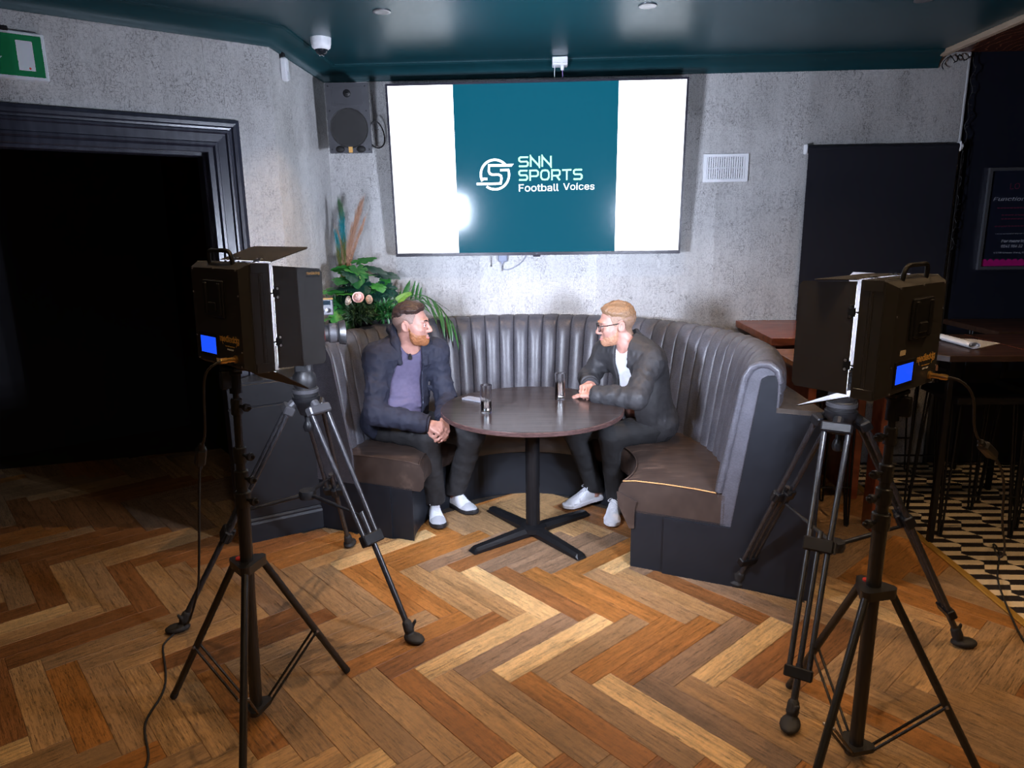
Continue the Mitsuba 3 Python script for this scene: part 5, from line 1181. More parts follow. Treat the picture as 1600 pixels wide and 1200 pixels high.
def video_camera(c, aim, label):
    """c: underside of the camera; the lens points along aim"""
    k = thing('video_camera', label, 'camera'); a = unit(V3(*aim, 0)); s = V3(a[1], -a[0], 0); B = basis(s, a, V3(0, 0, 1), c)   # x right, y forward, z up
    P = lambda name, m, mat, par=k, **kw: obj(name, moved(m, B), mat, par, **kw)
    P('body', cat(cbox(0.115, 0.15, 0.115, 0.010, (0, -0.06, 0.062)), cbox(0.06, 0.12, 0.02, 0.004, (0, -0.05, -0.004))), BLACK_PLASTIC)
    lens = P('lens', cat(lathe([(0.036, 0.0), (0.040, 0.004), (0.040, 0.03), (0.037, 0.034), (0.037, 0.055), (0.042, 0.06), (0.042, 0.095), (0.038, 0.10)], 32, (0, 0.012, 0.062), (0, 1, 0))), BLACK_PLASTIC, smooth=40)
    P('focus_ring', lathe([(0.0405, 0.062), (0.0435, 0.064), (0.0435, 0.090), (0.0405, 0.092)], 48, (0, 0.012, 0.062), (0, 1, 0)), TRI_GREY, lens, smooth=40)
    P('red_ring', lathe([(0.0375, 0.036), (0.0385, 0.037), (0.0385, 0.040), (0.0375, 0.041)], 40, (0, 0.012, 0.062), (0, 1, 0)), M('ring_red', (0.16, 0.012, 0.006), rough=0.4) if 'mat_ring_red' not in scene else 'mat_ring_red', lens, smooth=40)
    P('lens_hood', lathe([(0.040, 0.098), (0.050, 0.104), (0.056, 0.130), (0.0535, 0.131), (0.047, 0.106), (0.038, 0.102)], 40, (0, 0.012, 0.062), (0, 1, 0)), BLACK_PLASTIC, lens, smooth=40)
    P('front_glass', lathe([(0.0, 0.004), (0.02, 0.003), (0.036, 0.0), (0.0, -0.001)], 32, (0, 0.112, 0.062), (0, 1, 0)), SCREEN_GLOSS, lens, smooth=True)
    P('top_handle', cat(cbox(0.028, 0.15, 0.024, 0.006, (0, -0.055, 0.185)), cbox(0.026, 0.022, 0.07, 0.005, (0, 0.0, 0.150)), cbox(0.026, 0.022, 0.07, 0.005, (0, -0.115, 0.150))), BLACK_PLASTIC)
    rx = P('wireless_receiver', cbox(0.045, 0.075, 0.070, 0.004, (0.0, 0.060, 0.178)), TRI_GREY)
    P('dial', cat(lathe([(0.0, 0), (0.011, 0.0), (0.010, 0.008), (0, 0.009)], 16, (0.024, 0.045, 0.165), (1, 0, 0)), lathe([(0.0, 0), (0.011, 0.0), (0.010, 0.008), (0, 0.009)], 16, (0.024, 0.073, 0.165), (1, 0, 0))), CHROME, rx, smooth=40)
    P('receiver_screen', cbox(0.002, 0.05, 0.018, 0.0005, (0.0235, 0.060, 0.198)), SCREEN_GLOSS, rx)
    P('trim', cbox(0.047, 0.077, 0.004, 0.001, (0, 0.060, 0.214)), BRASSY, rx)
    return k
video_camera(V3(-1.022, 3.003, 1.207), (0.93, 0.36), 'black video camera with wide lens half hidden behind the left light panel')
video_camera(V3(1.136, 2.690, 1.195), (-0.93, 0.36), 'black video camera behind the barn door of the right light panel')
# ---------------------------------------------------------------- artificial plants in a trough behind the backrest
def leafmat(name, a, b): return M(name, mikit.proc(lambda p, n, uv: MIX(a, b, FBM(p.x * 40, p.y * 40, p.z * 40, 2))), rough=0.38, spec=0.5)
LEAF = [leafmat('leaf_dark', (0.006, 0.030, 0.022), (0.012, 0.055, 0.032)), leafmat('leaf_mid', (0.012, 0.085, 0.022), (0.030, 0.140, 0.036)), leafmat('leaf_bright', (0.022, 0.170, 0.028), (0.060, 0.260, 0.050))]
PALM = leafmat('palm_green', (0.012, 0.075, 0.016), (0.045, 0.165, 0.040))
LIME = leafmat('fern_lime', (0.090, 0.220, 0.022), (0.170, 0.330, 0.040))
FERN = leafmat('fern_grey_green', (0.020, 0.060, 0.030), (0.060, 0.120, 0.050))
TROUGH = M('trough', (0.012, 0.012, 0.014), rough=0.5)
ta, tb = V3(-1.345, 4.375, 0), V3(-1.010, 4.735, 0); td = unit(tb - ta); tn_ = V3(-td[1], td[0], 0)
pt = thing('planter_trough', 'dark planter trough standing on the ledge behind the booth, under the artificial plants', 'planter')
TRM = basis(td, tn_, V3(0, 0, 1), (ta + tb) / 2)
LT = float(np.linalg.norm(tb - ta))
obj('box', moved(prism(sbox(-LT / 2, -0.062, LT / 2, 0.062).difference(sbox(-LT / 2 + 0.008, -0.054, LT / 2 - 0.008, 0.054)), 0.920, 1.125), TRM), TROUGH, pt)
obj('rim', moved(prism(sbox(-LT / 2 - 0.005, -0.067, LT / 2 + 0.005, 0.067).difference(sbox(-LT / 2 + 0.008, -0.054, LT / 2 - 0.008, 0.054)), 1.113, 1.128), TRM), TROUGH, pt)
obj('moss', moved(cbox(LT - 0.02, 0.106, 0.17, 0.004, (0, 0, 1.01)), TRM), FERN, pt)
def root_at(p, z=1.09):
    u = np.clip((p - (ta + tb) / 2) @ td, -LT / 2 + 0.03, LT / 2 - 0.03); q = (ta + tb) / 2 + td * u; return V3(q[0], q[1], z)
def leaf_mesh(size, notch=True, seed=0):
    r_ = np.random.default_rng(seed); n = 46; th = np.linspace(-math.pi, math.pi, n, endpoint=False); pts = []
    for t in th:                                                   # t = 0 at the tip
        r = 0.5 * (1 + 0.10 * math.cos(t)) * (0.80 + 0.20 * abs(math.cos(t / 2)))
        r *= 1.0 - 0.50 * math.exp(-((abs(t) - math.pi) / 0.22) ** 2)   # the cleft at the stalk
        if notch: r *= 1 - 0.36 * max(0, math.cos(t * 9 + 0.6) - 0.72) / 0.28 * (0.35 < abs(t) < 2.6)
        r += 0.12 * math.exp(-(t / 0.25) ** 2)
        pts.append((r * math.sin(t) * 0.92, r * math.cos(t) + 0.08))
    rings = [0.0, 0.35, 0.7, 1.0]; v = []
    for k in rings[1:]: v += [(x * k, y * k if k else 0, 0) for x, y in pts]
    v = np.array([(0, 0, 0)] + v); f = [[0, 1 + i, 1 + (i + 1) % n] for i in range(n)]
    for a in range(2):
        for i in range(n):
            p, q = 1 + a * n + i, 1 + a * n + (i + 1) % n; f += [[p, p + n, q + n], [p, q + n, q]]
    v[:, 2] = -0.16 * v[:, 0] ** 2 * 2 + 0.10 * np.abs(v[:, 0]) - 0.22 * np.maximum(v[:, 1], 0) ** 2 + 0.012 * np.sin(v[:, 1] * 30)
    return TM(v * size, f)
def leaf_frame(pos, yaw, pitch, roll):
    y, p, r = map(math.radians, (yaw, pitch, roll))
    d = V3(math.cos(y) * math.cos(p), math.sin(y) * math.cos(p), math.sin(p)); s = unit(np.cross(d, V3(0, 0, 1))); n = np.cross(s, d)
    s, n = s * math.cos(r) + n * math.sin(r), n * math.cos(r) - s * math.sin(r)
    return basis(s, d, n, pos)
LEAVES = [(-1.238, 4.700, 1.502, 0.16, -20, 20, 10, 2), (-1.181, 4.653, 1.470, 0.16, -30, -8, 0, 0), (-1.278, 4.565, 1.455, 0.13, 200, 10, -30, 2), (-1.225, 4.538, 1.444, 0.12, -110, 15, 20, 2), (-1.163, 4.554, 1.426, 0.13, -60, 8, 10, 2),
          (-1.093, 4.653, 1.423, 0.16, -10, -6, -12, 0), (-1.195, 4.504, 1.368, 0.16, -95, -50, 0, 0), (-1.044, 4.624, 1.336, 0.15, -60, -55, 15, 0), (-1.093, 4.530, 1.361, 0.11, -50, -20, 0, 2), (-1.067, 4.639, 1.369, 0.10, 70, 45, 0, 2),
          (-1.288, 4.603, 1.390, 0.16, -130, -55, -10, 0), (-1.363, 4.665, 1.361, 0.16, 200, -50, 0, 0), (-1.130, 4.562, 1.309, 0.15, -40, -25, 0, 0), (-1.398, 4.403, 1.322, 0.13, 190, 10, 0, 2), (-1.341, 4.421, 1.324, 0.13, 110, 20, 0, 2),
          (-1.285, 4.396, 1.317, 0.14, -20, 5, 0, 2), (-1.310, 4.430, 1.278, 0.12, -50, -30, 0, 1), (-1.294, 4.373, 1.207, 0.15, -60, -55, -10, 2), (-1.364, 4.351, 1.169, 0.12, -160, -20, 0, 2), (-1.257, 4.342, 1.145, 0.11, -70, -60, 0, 1),
          (-1.090, 4.716, 1.273, 0.13, -10, 20, 0, 0), (-1.266, 4.568, 1.318, 0.13, -100, -40, 0, 0), (-1.150, 4.600, 1.250, 0.15, -60, -30, 0, 0), (-1.040, 4.560, 1.270, 0.13, -50, -35, 0, 0), (-1.220, 4.530, 1.250, 0.14, -80, -35, 0, 0)]
_r = np.random.default_rng(21)
for _ in range(30):
    _a = _r.uniform(-1, 1); _p = (ta + tb) / 2 + td * _a * 0.20 + V3(0.02, -0.02, 0); _z = 1.17 + 0.30 * _r.uniform() * (1 - 0.45 * max(_a, 0) ** 2)
    LEAVES.append((_p[0] + _r.normal() * 0.03, _p[1] + _r.normal() * 0.03 + 0.03, _z, _r.uniform(0.11, 0.16), _r.uniform(-150, 10), _r.uniform(-55, 5), _r.uniform(-20, 20), int(_r.choice([0, 0, 0, 1]))))
mon = thing('monstera_plant', 'leafy artificial monstera with bright and dark green split leaves behind the left man', 'plant')
for i, (x, y, z, s, yaw, pi_, ro, tone) in enumerate(LEAVES):
    p = V3(x, y, z); d = leaf_frame(p, yaw, pi_, ro); st = p - d[:3, 1] * s * 0.02
    lf = obj('leaf', moved(leaf_mesh(s * 1.18, True, i), d), LEAF[tone], mon, smooth=True)
    q = root_at(p); obj('stalk', tube(smooth_path([q, (q * 0.45 + st * 0.55) + V3(0, 0, 0.03), st], 8), 0.0028, 5), LEAF[1], lf, smooth=True)
# palm: arching fronds
def blade(L, W, bend):
    n = 7; t = np.linspace(0, 1, n); w = W * np.sin(np.pi * np.clip(t * 0.94 + 0.06, 0, 1)) ** 0.8; v = []
    for i in range(n): v += [(-w[i], t[i] * L, 0.18 * w[i] - bend * t[i] ** 2 * L), (0, t[i] * L, -bend * t[i] ** 2 * L - 0.1 * w[i]), (w[i], t[i] * L, 0.18 * w[i] - bend * t[i] ** 2 * L)]
    f = []
    for i in range(n - 1):
        for j in range(2): a = i * 3 + j; f += [[a, a + 1, a + 4], [a, a + 4, a + 3]]
    return TM(v, f)
palm = thing('palm_plant', 'artificial palm with a long green frond arching over the booth back to the right', 'plant')
def frond(pts, n, L, W, up=None, both=True, mat=None, dirs=None):
    sp_ = smooth_path(pts, 40); fr_ = obj('frond', tube(sp_, np.linspace(0.004, 0.0015, 40), 5), mat or PALM, palm, smooth=True)
    for i in range(n):
        u = 0.22 + 0.78 * i / (n - 1); k = min(int(u * 39), 38); t = unit(sp_[k + 1] - sp_[k]); s = unit(np.cross(t, V3(0, 0, 1)))
        for sg in ((-1, 1) if both else (1,)):
            a = math.radians(62 - 42 * u); d = unit(t * math.cos(a) + s * sg * math.sin(a) + V3(0, 0, -0.30 - 0.16 * u)); xx = unit(np.cross(d, V3(0, 0, 1))); LL = L * (1 - 0.45 * abs(u - 0.45)) * (0.85 + 0.3 * ((i * 37) % 10) / 10); d = unit(d + V3(0.12, 0, 0.22) * (((i * 53 + sg * 3) % 7) / 7 - 0.4)); xx = unit(np.cross(d, V3(0, 0, 1)))
            obj('leaflet', moved(blade(LL, W, 0.22), basis(xx, d, np.cross(xx, d), sp_[k])), mat or PALM, fr_, smooth=True)
frond([(-1.06, 4.665, 1.10), (-0.985, 4.70, 1.225), (-0.895, 4.735, 1.272), (-0.790, 4.720, 1.258), (-0.695, 4.69, 1.180), (-0.620, 4.66, 1.085)], 12, 0.25, 0.0085)
stem = obj('frond', tube(smooth_path([(-1.07, 4.675, 1.10), (-0.98, 4.76, 1.21), (-0.90, 4.80, 1.235), (-0.85, 4.82, 1.235)], 14), 0.003, 5), PALM, palm, smooth=True)
for b_, t_, w_ in (((-0.985, 4.77, 1.215), (-0.925, 4.815, 1.368), 0.020), ((-0.925, 4.79, 1.230), (-0.890, 4.822, 1.366), 0.010), ((-0.895, 4.80, 1.234), (-0.868, 4.826, 1.352), 0.010), ((-0.868, 4.81, 1.235), (-0.850, 4.828, 1.322), 0.009), ((-1.02, 4.74, 1.18), (-0.985, 4.79, 1.300), 0.014)):
    b_, t_ = V3(*b_), V3(*t_); d = unit(t_ - b_); xx = unit(np.cross(d, V3(0.15, 1, 0))); obj('leaflet', moved(blade(np.linalg.norm(t_ - b_), w_, 0.02), basis(xx, d, np.cross(xx, d), b_)), PALM, stem, smooth=True)
# roses
PETAL = [M('petal_pink', (0.80, 0.55, 0.51), rough=0.6), M('petal_cream', (0.75, 0.66, 0.56), rough=0.6), M('petal_peach', (0.74, 0.54, 0.40), rough=0.6)]
def petal(R, open_, th, w):
    u, v = np.meshgrid(np.linspace(-1, 1, 7), np.linspace(0, 1, 6), indexing='ij')
    ang = th + u * w * (0.35 + 0.65 * np.sin(v * 1.9)); r = R * (0.25 + (0.45 + open_) * v ** 0.8 - 0.10 * (v > 0.9)); z = R * (1.25 * v ** 0.9 - open_ * 1.0 * v ** 2.5 - 0.10 * u ** 2 * v)
    p = np.stack([r * np.cos(ang), r * np.sin(ang), z], -1).reshape(-1, 3); f = []
    for i in range(6):
        for j in range(5): a = i * 6 + j; f += [[a, a + 1, a + 7], [a, a + 7, a + 6]]
    return TM(p, f)
for (x, y, z), R, mt, lab, ax in (((-1.167, 4.346, 1.292), 0.036, 0, 'open pale pink artificial rose at the middle of the arrangement', (0.15, -0.85, 0.5)), ((-1.222, 4.336, 1.276), 0.029, 1, 'cream artificial rosebud left of the pink rose', (-0.5, -0.6, 0.25)), ((-1.117, 4.385, 1.280), 0.028, 2, 'peach artificial rosebud right of the pink rose', (0.75, -0.5, 0.1))):
    rk = thing('rose', lab, 'flower'); B = basis(*frame_z(ax), V3(x, y, z) - unit(ax) * 0.01)
    for ring, (cnt, op, sc) in enumerate(((3, 0.05, 0.62), (4, 0.22, 0.85), (5, 0.45, 1.0))):
        for j in range(cnt): obj('petal', moved(petal(R * sc, op, 2 * math.pi * j / cnt + ring * 0.5, 0.75 if ring else 0.95), B), PETAL[mt], rk, smooth=True)
    obj('bud', moved(sdf_mesh(lambda P: sell(P, (0, 0, R * 0.60), (R * 0.66, R * 0.66, R * 0.62)) + 0.0030 * np.sin(np.arctan2(P[:, 1], P[:, 0]) * 4 + np.linalg.norm(P[:, :2], axis=1) * 420), (-0.035, -0.035, -0.01), (0.035, 0.035, 0.06), 0.003, 1), B), PETAL[mt], rk, smooth=True)
    q = root_at(V3(x, y, z)); c = V3(x, y, z) - unit(ax) * 0.012
    obj('stem', tube(smooth_path([q, (q + c) / 2 + V3(0, 0, 0.02), c], 8), 0.0025, 5), LEAF[1], rk, smooth=True)
    obj('sepal', moved(lathe([(0.0, -0.004), (R * 0.3, 0.0), (R * 0.42, R * 0.35)], 8), B), LEAF[1], rk, smooth=True)
# low bushy foliage and a lime fern
def spray(center, rad, n, L, W, seed):
    r_ = np.random.default_rng(seed); ms = []
    for i in range(n):
        d = unit(r_.normal(size=3) * [1, 1, 0.8] + V3(0.1, -0.5, 0.15)); p = center + d * rad * r_.uniform(0.3, 1.0) ** 0.7 * [1, 1, 0.7]; e = unit(d + r_.normal(size=3) * 0.5); x = unit(np.cross(e, r_.normal(size=3)))
        ms.append(moved(blade(L * r_.uniform(0.7, 1.2), W, 0.25), basis(x, e, np.cross(x, e), p)))
    return ms
for cx, rr, n, mt, lab in ((V3(-1.172, 4.375, 1.195), 0.085, 240, FERN, 'low bushy grey-green foliage under the pink rose'), (V3(-1.045, 4.500, 1.195), 0.080, 200, LEAF[1], 'low dark green foliage left of the bearded man')):
    k = thing('foliage_bush', lab, 'plant'); ms = spray(cx, rr, n, 0.045, 0.008, int(n))
    obj('leaves', cat(ms), mt, k, kind='stuff')
    for j in range(6):
        a = j * 1.05; q = root_at(cx); e = cx + V3(math.cos(a), math.sin(a), 0.4) * rr * 0.6; obj('stem', tube(smooth_path([q, (q + e) / 2 + V3(0, 0, 0.01), e], 6), 0.002, 5), LEAF[1], k, smooth=True)
k = thing('fern', 'lime green feathery fern spray just behind the bearded man', 'plant')
for pts_, mt, nn in (([(-1.03, 4.64, 1.11), (-0.985, 4.600, 1.225), (-0.935, 4.590, 1.275), (-0.880, 4.594, 1.300)], LIME, 22), ([(-1.04, 4.64, 1.11), (-1.02, 4.580, 1.215), (-0.985, 4.555, 1.270)], FERN, 16), ([(-1.05, 4.64, 1.11), (-1.01, 4.560, 1.19), (-0.97, 4.540, 1.225)], PALM, 16)):
    sp_ = smooth_path(pts_, 30); fk = obj('frond', tube(sp_, 0.0018, 5), mt, k, smooth=True); ms = []
    for i in range(nn):
        u = 0.35 + 0.65 * i / nn; q = sp_[int(u * 29)]; t = unit(sp_[min(int(u * 29) + 1, 29)] - sp_[int(u * 29) - 1]); s = unit(np.cross(t, V3(0.1, -1, 0.3)))
        for sg in (-1, 1): d = unit(t * 0.7 + s * sg); x = unit(np.cross(d, V3(0.1, -1, 0.2))); ms.append(moved(blade(0.050 * (1.25 - u), 0.006, 0.1), basis(x, d, np.cross(x, d), q)))
    obj('leaflets', cat(ms), mt, fk, kind='stuff')
# dried plumes: tan pampas grass and a green and blue feather plume
def plume(name, lab, catg, pts, r0, mats, n, hair, seed):
    k = thing(name, lab, catg); sp_ = smooth_path(pts, 40); obj('stem', tube(sp_, np.linspace(0.004, 0.002, 40), 5), mats[0], k, smooth=True); r_ = np.random.default_rng(seed)
    for pi_, mt in enumerate(mats):
        ms = []
        for i in range(n):
            u = r_.uniform(0.35, 1.0); 
            if len(mats) > 1 and not (0.35 + 0.65 * pi_ / len(mats) <= u + r_.normal() * 0.03 <= 0.35 + 0.65 * (pi_ + 1) / len(mats)): continue
            q = sp_[int(u * 39)]; t = unit(sp_[min(int(u * 39) + 1, 39)] - sp_[int(u * 39) - 1]); o = r_.normal(size=3); o = unit(o - t * (o @ t))
            w = r0 * math.sin(math.pi * min(1, (u - 0.3) / 0.72)) ** 0.6 + 0.003; L = hair * r_.uniform(0.6, 1.2)
            a = q + o * w * 0.2 * r_.uniform(); b = q + t * L + o * w * r_.uniform(0.5, 1.1); s = unit(np.cross(b - a, r_.normal(size=3))) * 0.0016
            ms.append(TM([a - s, a + s, b], [[0, 1, 2]]))
        if ms: obj('hairs', cat(ms), mt, k, kind='stuff')
TAN = M('pampas_tan', (0.40, 0.235, 0.16), rough=0.8); TEAL = M('feather_teal', (0.010, 0.20, 0.24), rough=0.6); FGREEN = M('feather_green', (0.05, 0.13, 0.055), rough=0.7); OLIVE = M('feather_olive', (0.10, 0.12, 0.025), rough=0.7)
plume('pampas_plume', 'tall tan pampas plume leaning right in the corner', 'dried grass', [(-1.265, 4.56, 1.10), (-1.315, 4.66, 1.40), (-1.295, 4.68, 1.58), (-1.262, 4.715, 1.73), (-1.225, 4.745, 1.855)], 0.034, [TAN], 620, 0.11, 11)
plume('pampas_plume', 'thin tan pampas plume at the right edge of the tall plumes', 'dried grass', [(-1.255, 4.56, 1.10), (-1.305, 4.66, 1.42), (-1.265, 4.70, 1.60), (-1.205, 4.75, 1.77)], 0.016, [TAN], 260, 0.08, 12)
plume('pampas_plume', 'upright short tan pampas plume at the left of the corner', 'dried grass', [(-1.27, 4.56, 1.10), (-1.325, 4.65, 1.38), (-1.345, 4.67, 1.56), (-1.372, 4.685, 1.68)], 0.018, [TAN], 300, 0.08, 13)
plume('feather_plume', 'tall green and blue feather plume standing in the corner', 'feather', [(-1.28, 4.56, 1.10), (-1.325, 4.66, 1.45), (-1.333, 4.68, 1.66), (-1.338, 4.69, 1.80), (-1.345, 4.70, 1.85)], 0.030, [OLIVE, TEAL, FGREEN], 900, 0.09, 14)
plume('feather_plume', 'olive green feather plume hugging the left corner wall', 'feather', [(-1.29, 4.55, 1.10), (-1.345, 4.645, 1.40), (-1.362, 4.66, 1.55), (-1.375, 4.67, 1.66)], 0.026, [OLIVE, OLIVE, TEAL], 600, 0.08, 15)
# ---------------------------------------------------------------- things on the booth table
GLASS = 'mat_glass'; scene[GLASS] = {'type': 'blendbsdf', 'weight': 0.04, 'a': {'type': 'dielectric', 'int_ior': 1.5, 'ext_ior': 1.0}, 'b': {'type': 'twosided', 'bsdf': {'type': 'roughconductor', 'alpha': 0.09, 'specular_reflectance': {'type': 'rgb', 'value': [0.9, 0.93, 1.0]}}}}
WATER = 'mat_water'; scene[WATER] = {'type': 'dielectric', 'int_ior': 1.33, 'ext_ior': 1.0}
for (x, y), lv, lab in (((-0.315, 3.604), 0.066, 'clear straight glass half full of water, nearer the left man'), ((0.083, 3.898), 0.100, 'clear straight glass nearly full of water beside the right man')):
    k = thing('water_glass', lab, 'glass'); o = V3(x, y, 0.7502)
    obj('tumbler', lathe([(0.0, 0.0), (0.0285, 0.0), (0.0295, 0.002), (0.0305, 0.152), (0.0298, 0.153), (0.0287, 0.152), (0.0275, 0.018), (0.024, 0.015), (0.0, 0.015)], 48, o), GLASS, k, smooth=40)
    obj('water', lathe([(0.0, 0.0156), (0.0238, 0.0156), (0.0272, 0.0186), (0.0272 + 0.0012 * lv / 0.15, lv), (0.0, lv)], 48, o), WATER, k, smooth=40)
ph = thing('phone', 'flat silver-grey phone lying on the table beside the left water glass', 'phone'); pd = unit(V3(0.83, -0.55, 0)); PB = basis(pd, V3(-pd[1], pd[0], 0), V3(0, 0, 1), (-0.405, 3.885, 0.7548))
rr_ = sbox(-0.072, -0.034, 0.072, 0.034).buffer(-0.008).buffer(0.008)
obj('body', moved(prism(rr_, -0.0040, 0.0036), PB), M('phone_silver', (0.42, 0.44, 0.50), rough=0.25, metallic=0.6), ph)
obj('screen', moved(prism(rr_.buffer(-0.003), 0.0036, 0.0041), PB), M('phone_screen', (0.20, 0.22, 0.27), rough=0.12, spec=0.7), ph)

# ---------------------------------------------------------------- on the walls and ceiling
for i, (x, y) in enumerate(DOWNLIGHTS[:3]):
    k = thing('downlight', ('round recessed ceiling downlight above the left of the television', 'round recessed ceiling downlight above the right of the television', 'round recessed ceiling downlight near the beige ceiling strip')[i], 'ceiling light', 'recessed downlights in the green ceiling')
    obj('trim_ring', lathe([(0.030, CEIL - 0.0005), (0.046, CEIL - 0.0005), (0.045, CEIL - 0.005), (0.038, CEIL - 0.007), (0.031, CEIL - 0.005)], 32, (x, y, 0)), GREY_METAL, k, smooth=40)
    obj('lamp', moved(lathe([(0.0, 0.0), (0.031, 0.0)], 24), np.diag([1.0, -1, -1, 1]), (x, y, CEIL - 0.003)), DIFFUSER, k, emitter={'type': 'area', 'radiance': LAMP_WARM})
k = thing('dome_camera', 'white dome security camera on the green ceiling near the left corner', 'security camera'); o = V3(-1.262, 4.235, CEIL)
obj('base', lathe([(0.036, -0.062), (0.050, -0.052), (0.056, -0.030), (0.058, 0.0)], 32, o), WHITE_PLASTIC, k, smooth=40)
obj('dome', lathe([(0.0, -0.092), (0.018, -0.089), (0.030, -0.079), (0.036, -0.064), (0.036, -0.058)], 32, o), SCREEN_GLOSS, k, smooth=40)
for j in range(3): obj('diode', lathe([(0.0, -0.004), (0.004, 0.0)], 8, o + V3(0.011 * math.cos(j * 2.1 - 1.2), 0.011 * math.sin(j * 2.1 - 1.2), -0.0915)), CHROME, k)
k = thing('motion_sensor', 'slim white wall sensor high on the short side wall near the corner', 'sensor'); o = V3(-1.485, 4.185, 2.60)
obj('case', cbox(0.040, 0.044, 0.125, 0.010, o + V3(0.020, 0, 0)), WHITE_PLASTIC, k); obj('window', cbox(0.004, 0.030, 0.045, 0.002, o + V3(0.041, 0.0, -0.035)), M('sensor_window', (0.55, 0.56, 0.58), rough=0.3), k); obj('bracket', cbox(0.03, 0.03, 0.03, 0.004, o + V3(0.010, 0, 0.072)), BLACK_PLASTIC, k)
k = thing('junction_box', 'small white box with two cables where the cornice meets the ceiling above the television', 'cable box'); o = V3(0.0985, 4.845, 2.742)
obj('case', cbox(0.098, 0.090, 0.050, 0.004, o + V3(0, 0, 0.0)), WHITE_PLASTIC, k); obj('lid_seam', cbox(0.0995, 0.0915, 0.002, 0.0005, o + V3(0, 0, -0.012)), M('seam_grey', (0.25, 0.26, 0.3), rough=0.5), k)
obj('gland', lathe([(0.0, -0.030), (0.010, -0.030), (0.012, -0.018), (0.012, 0.0)], 12, o + V3(0.015, -0.02, -0.024)), WHITE_PLASTIC, k, smooth=40)
obj('cable', tube(smooth_path([o + V3(-0.032, -0.01, -0.02), o + V3(-0.034, 0.0, -0.075), o + V3(-0.030, 0.02, -0.16)], 10), 0.003, 6), M('cable_white', (0.6, 0.6, 0.62), rough=0.5), k, smooth=True)
obj('cable', tube(smooth_path([o + V3(0.015, -0.02, -0.05), o + V3(0.018, -0.01, -0.09), o + V3(0.020, 0.015, -0.16)], 10), 0.0028, 6), M('cable_violet', (0.20, 0.13, 0.36), rough=0.5), k, smooth=True)
k = thing('socket_plug', 'grey plug with cords on the wall just under the television', 'plug'); GREYP = M('plug_grey', (0.20, 0.22, 0.30), rough=0.5)
obj('plug', cat(cbox(0.065, 0.035, 0.06, 0.006, (-0.295, 4.960, 1.508)), cbox(0.018, 0.018, 0.02, 0.003, (-0.298, 4.955, 1.474))), GREYP, k)
obj('cord', tube(smooth_path([(-0.298, 4.955, 1.466), (-0.292, 4.968, 1.425), (-0.250, 4.975, 1.425), (-0.185, 4.975, 1.455), (-0.142, 4.972, 1.500), (-0.135, 4.95, 1.54)], 30), 0.0025, 6), GREYP, k, smooth=True)
obj('cord', tube(smooth_path([(-0.298, 4.955, 1.466), (-0.300, 4.968, 1.415)], 6), 0.0025, 6), BLACK_PLASTIC, k, smooth=True)
obj('hanging_lead', cat(rod((-0.378, 4.955, 1.56), (-0.378, 4.968, 1.452), 0.0022, n=6), rod((-0.378, 4.968, 1.456), (-0.378, 4.969, 1.444), 0.0045, n=8)), BLACK_PLASTIC, k)
# loudspeaker
k = thing('loudspeaker', 'dark grey wall loudspeaker tilted down in the corner left of the television', 'loudspeaker'); ya = math.radians(-4); pa = math.radians(-5)
sy = V3(math.sin(ya) * math.cos(pa) * -1 + 0.02, -math.cos(ya) * math.cos(pa), math.sin(pa)); sx_ = unit(np.cross(V3(0, 0, 1), sy)); sx_ = -sx_ if sx_[0] < 0 else sx_; sz_ = np.cross(sx_, unit(sy)) ; sz_ = sz_ if sz_[2] > 0 else -sz_
SB = basis(sx_, sz_, unit(sy), V3(-1.243, 4.655, 2.400))           # local x right, y up, z out of the front
W_, H_ = 0.268, 0.420
fc = sbox(-W_ / 2, -H_ / 2, W_ / 2, H_ / 2).buffer(-0.012).buffer(0.012)
holes = unary_union([Point(0, -0.058).buffer(0.117, 48), Point(0.0, 0.148).buffer(0.024, 24), shapely.affinity.scale(Point(-0.066, -0.184).buffer(0.023, 20), 1.25, 0.9), shapely.affinity.scale(Point(0.066, -0.184).buffer(0.023, 20), 1.25, 0.9)])
cabm = moved(fix(TM(*[np.vstack([np.c_[[(-W_ / 2, -H_ / 2), (W_ / 2, -H_ / 2), (W_ / 2, H_ / 2), (-W_ / 2, H_ / 2)], [-0.02] * 4], np.c_[[(-W_ * 0.38, -H_ * 0.46), (W_ * 0.38, -H_ * 0.46), (W_ * 0.38, H_ * 0.46), (-W_ * 0.38, H_ * 0.46)], [-0.24] * 4]]), np.array([[0, 1, 2], [0, 2, 3], [7, 6, 5], [7, 5, 4]] + sum([[[i, i + 4, (i + 1) % 4 + 4], [i, (i + 1) % 4 + 4, (i + 1) % 4]] for i in range(4)], []))])), SB)
cab = obj('cabinet', cabm, SPEAKER_GREY, k)
obj('front_baffle', moved(prism(fc.difference(holes), -0.02, 0.0), SB), SPEAKER_GREY, k)
obj('woofer', moved(cat(lathe([(0.0, -0.016), (0.030, -0.020), (0.060, -0.034), (0.098, -0.012), (0.1165, -0.010)], 48)), SB @ basis(V3(1, 0, 0), V3(0, 1, 0), V3(0, 0, 1), (0, -0.058, 0))), SPEAKER_MESH, k, smooth=True)
obj('surround', moved(lathe([(0.108, -0.008), (0.1125, -0.001), (0.119, 0.003), (0.1215, 0.0)], 48), SB @ basis(V3(1, 0, 0), V3(0, 1, 0), V3(0, 0, 1), (0, -0.058, 0))), BLACK_RUBBER, k, smooth=True)
obj('tweeter', moved(lathe([(0.0, -0.003), (0.010, -0.006), (0.015, -0.012), (0.024, -0.006)], 24), SB @ basis(V3(1, 0, 0), V3(0, 1, 0), V3(0, 0, 1), (0, 0.148, 0))), BLACK_PLASTIC, k, smooth=True)
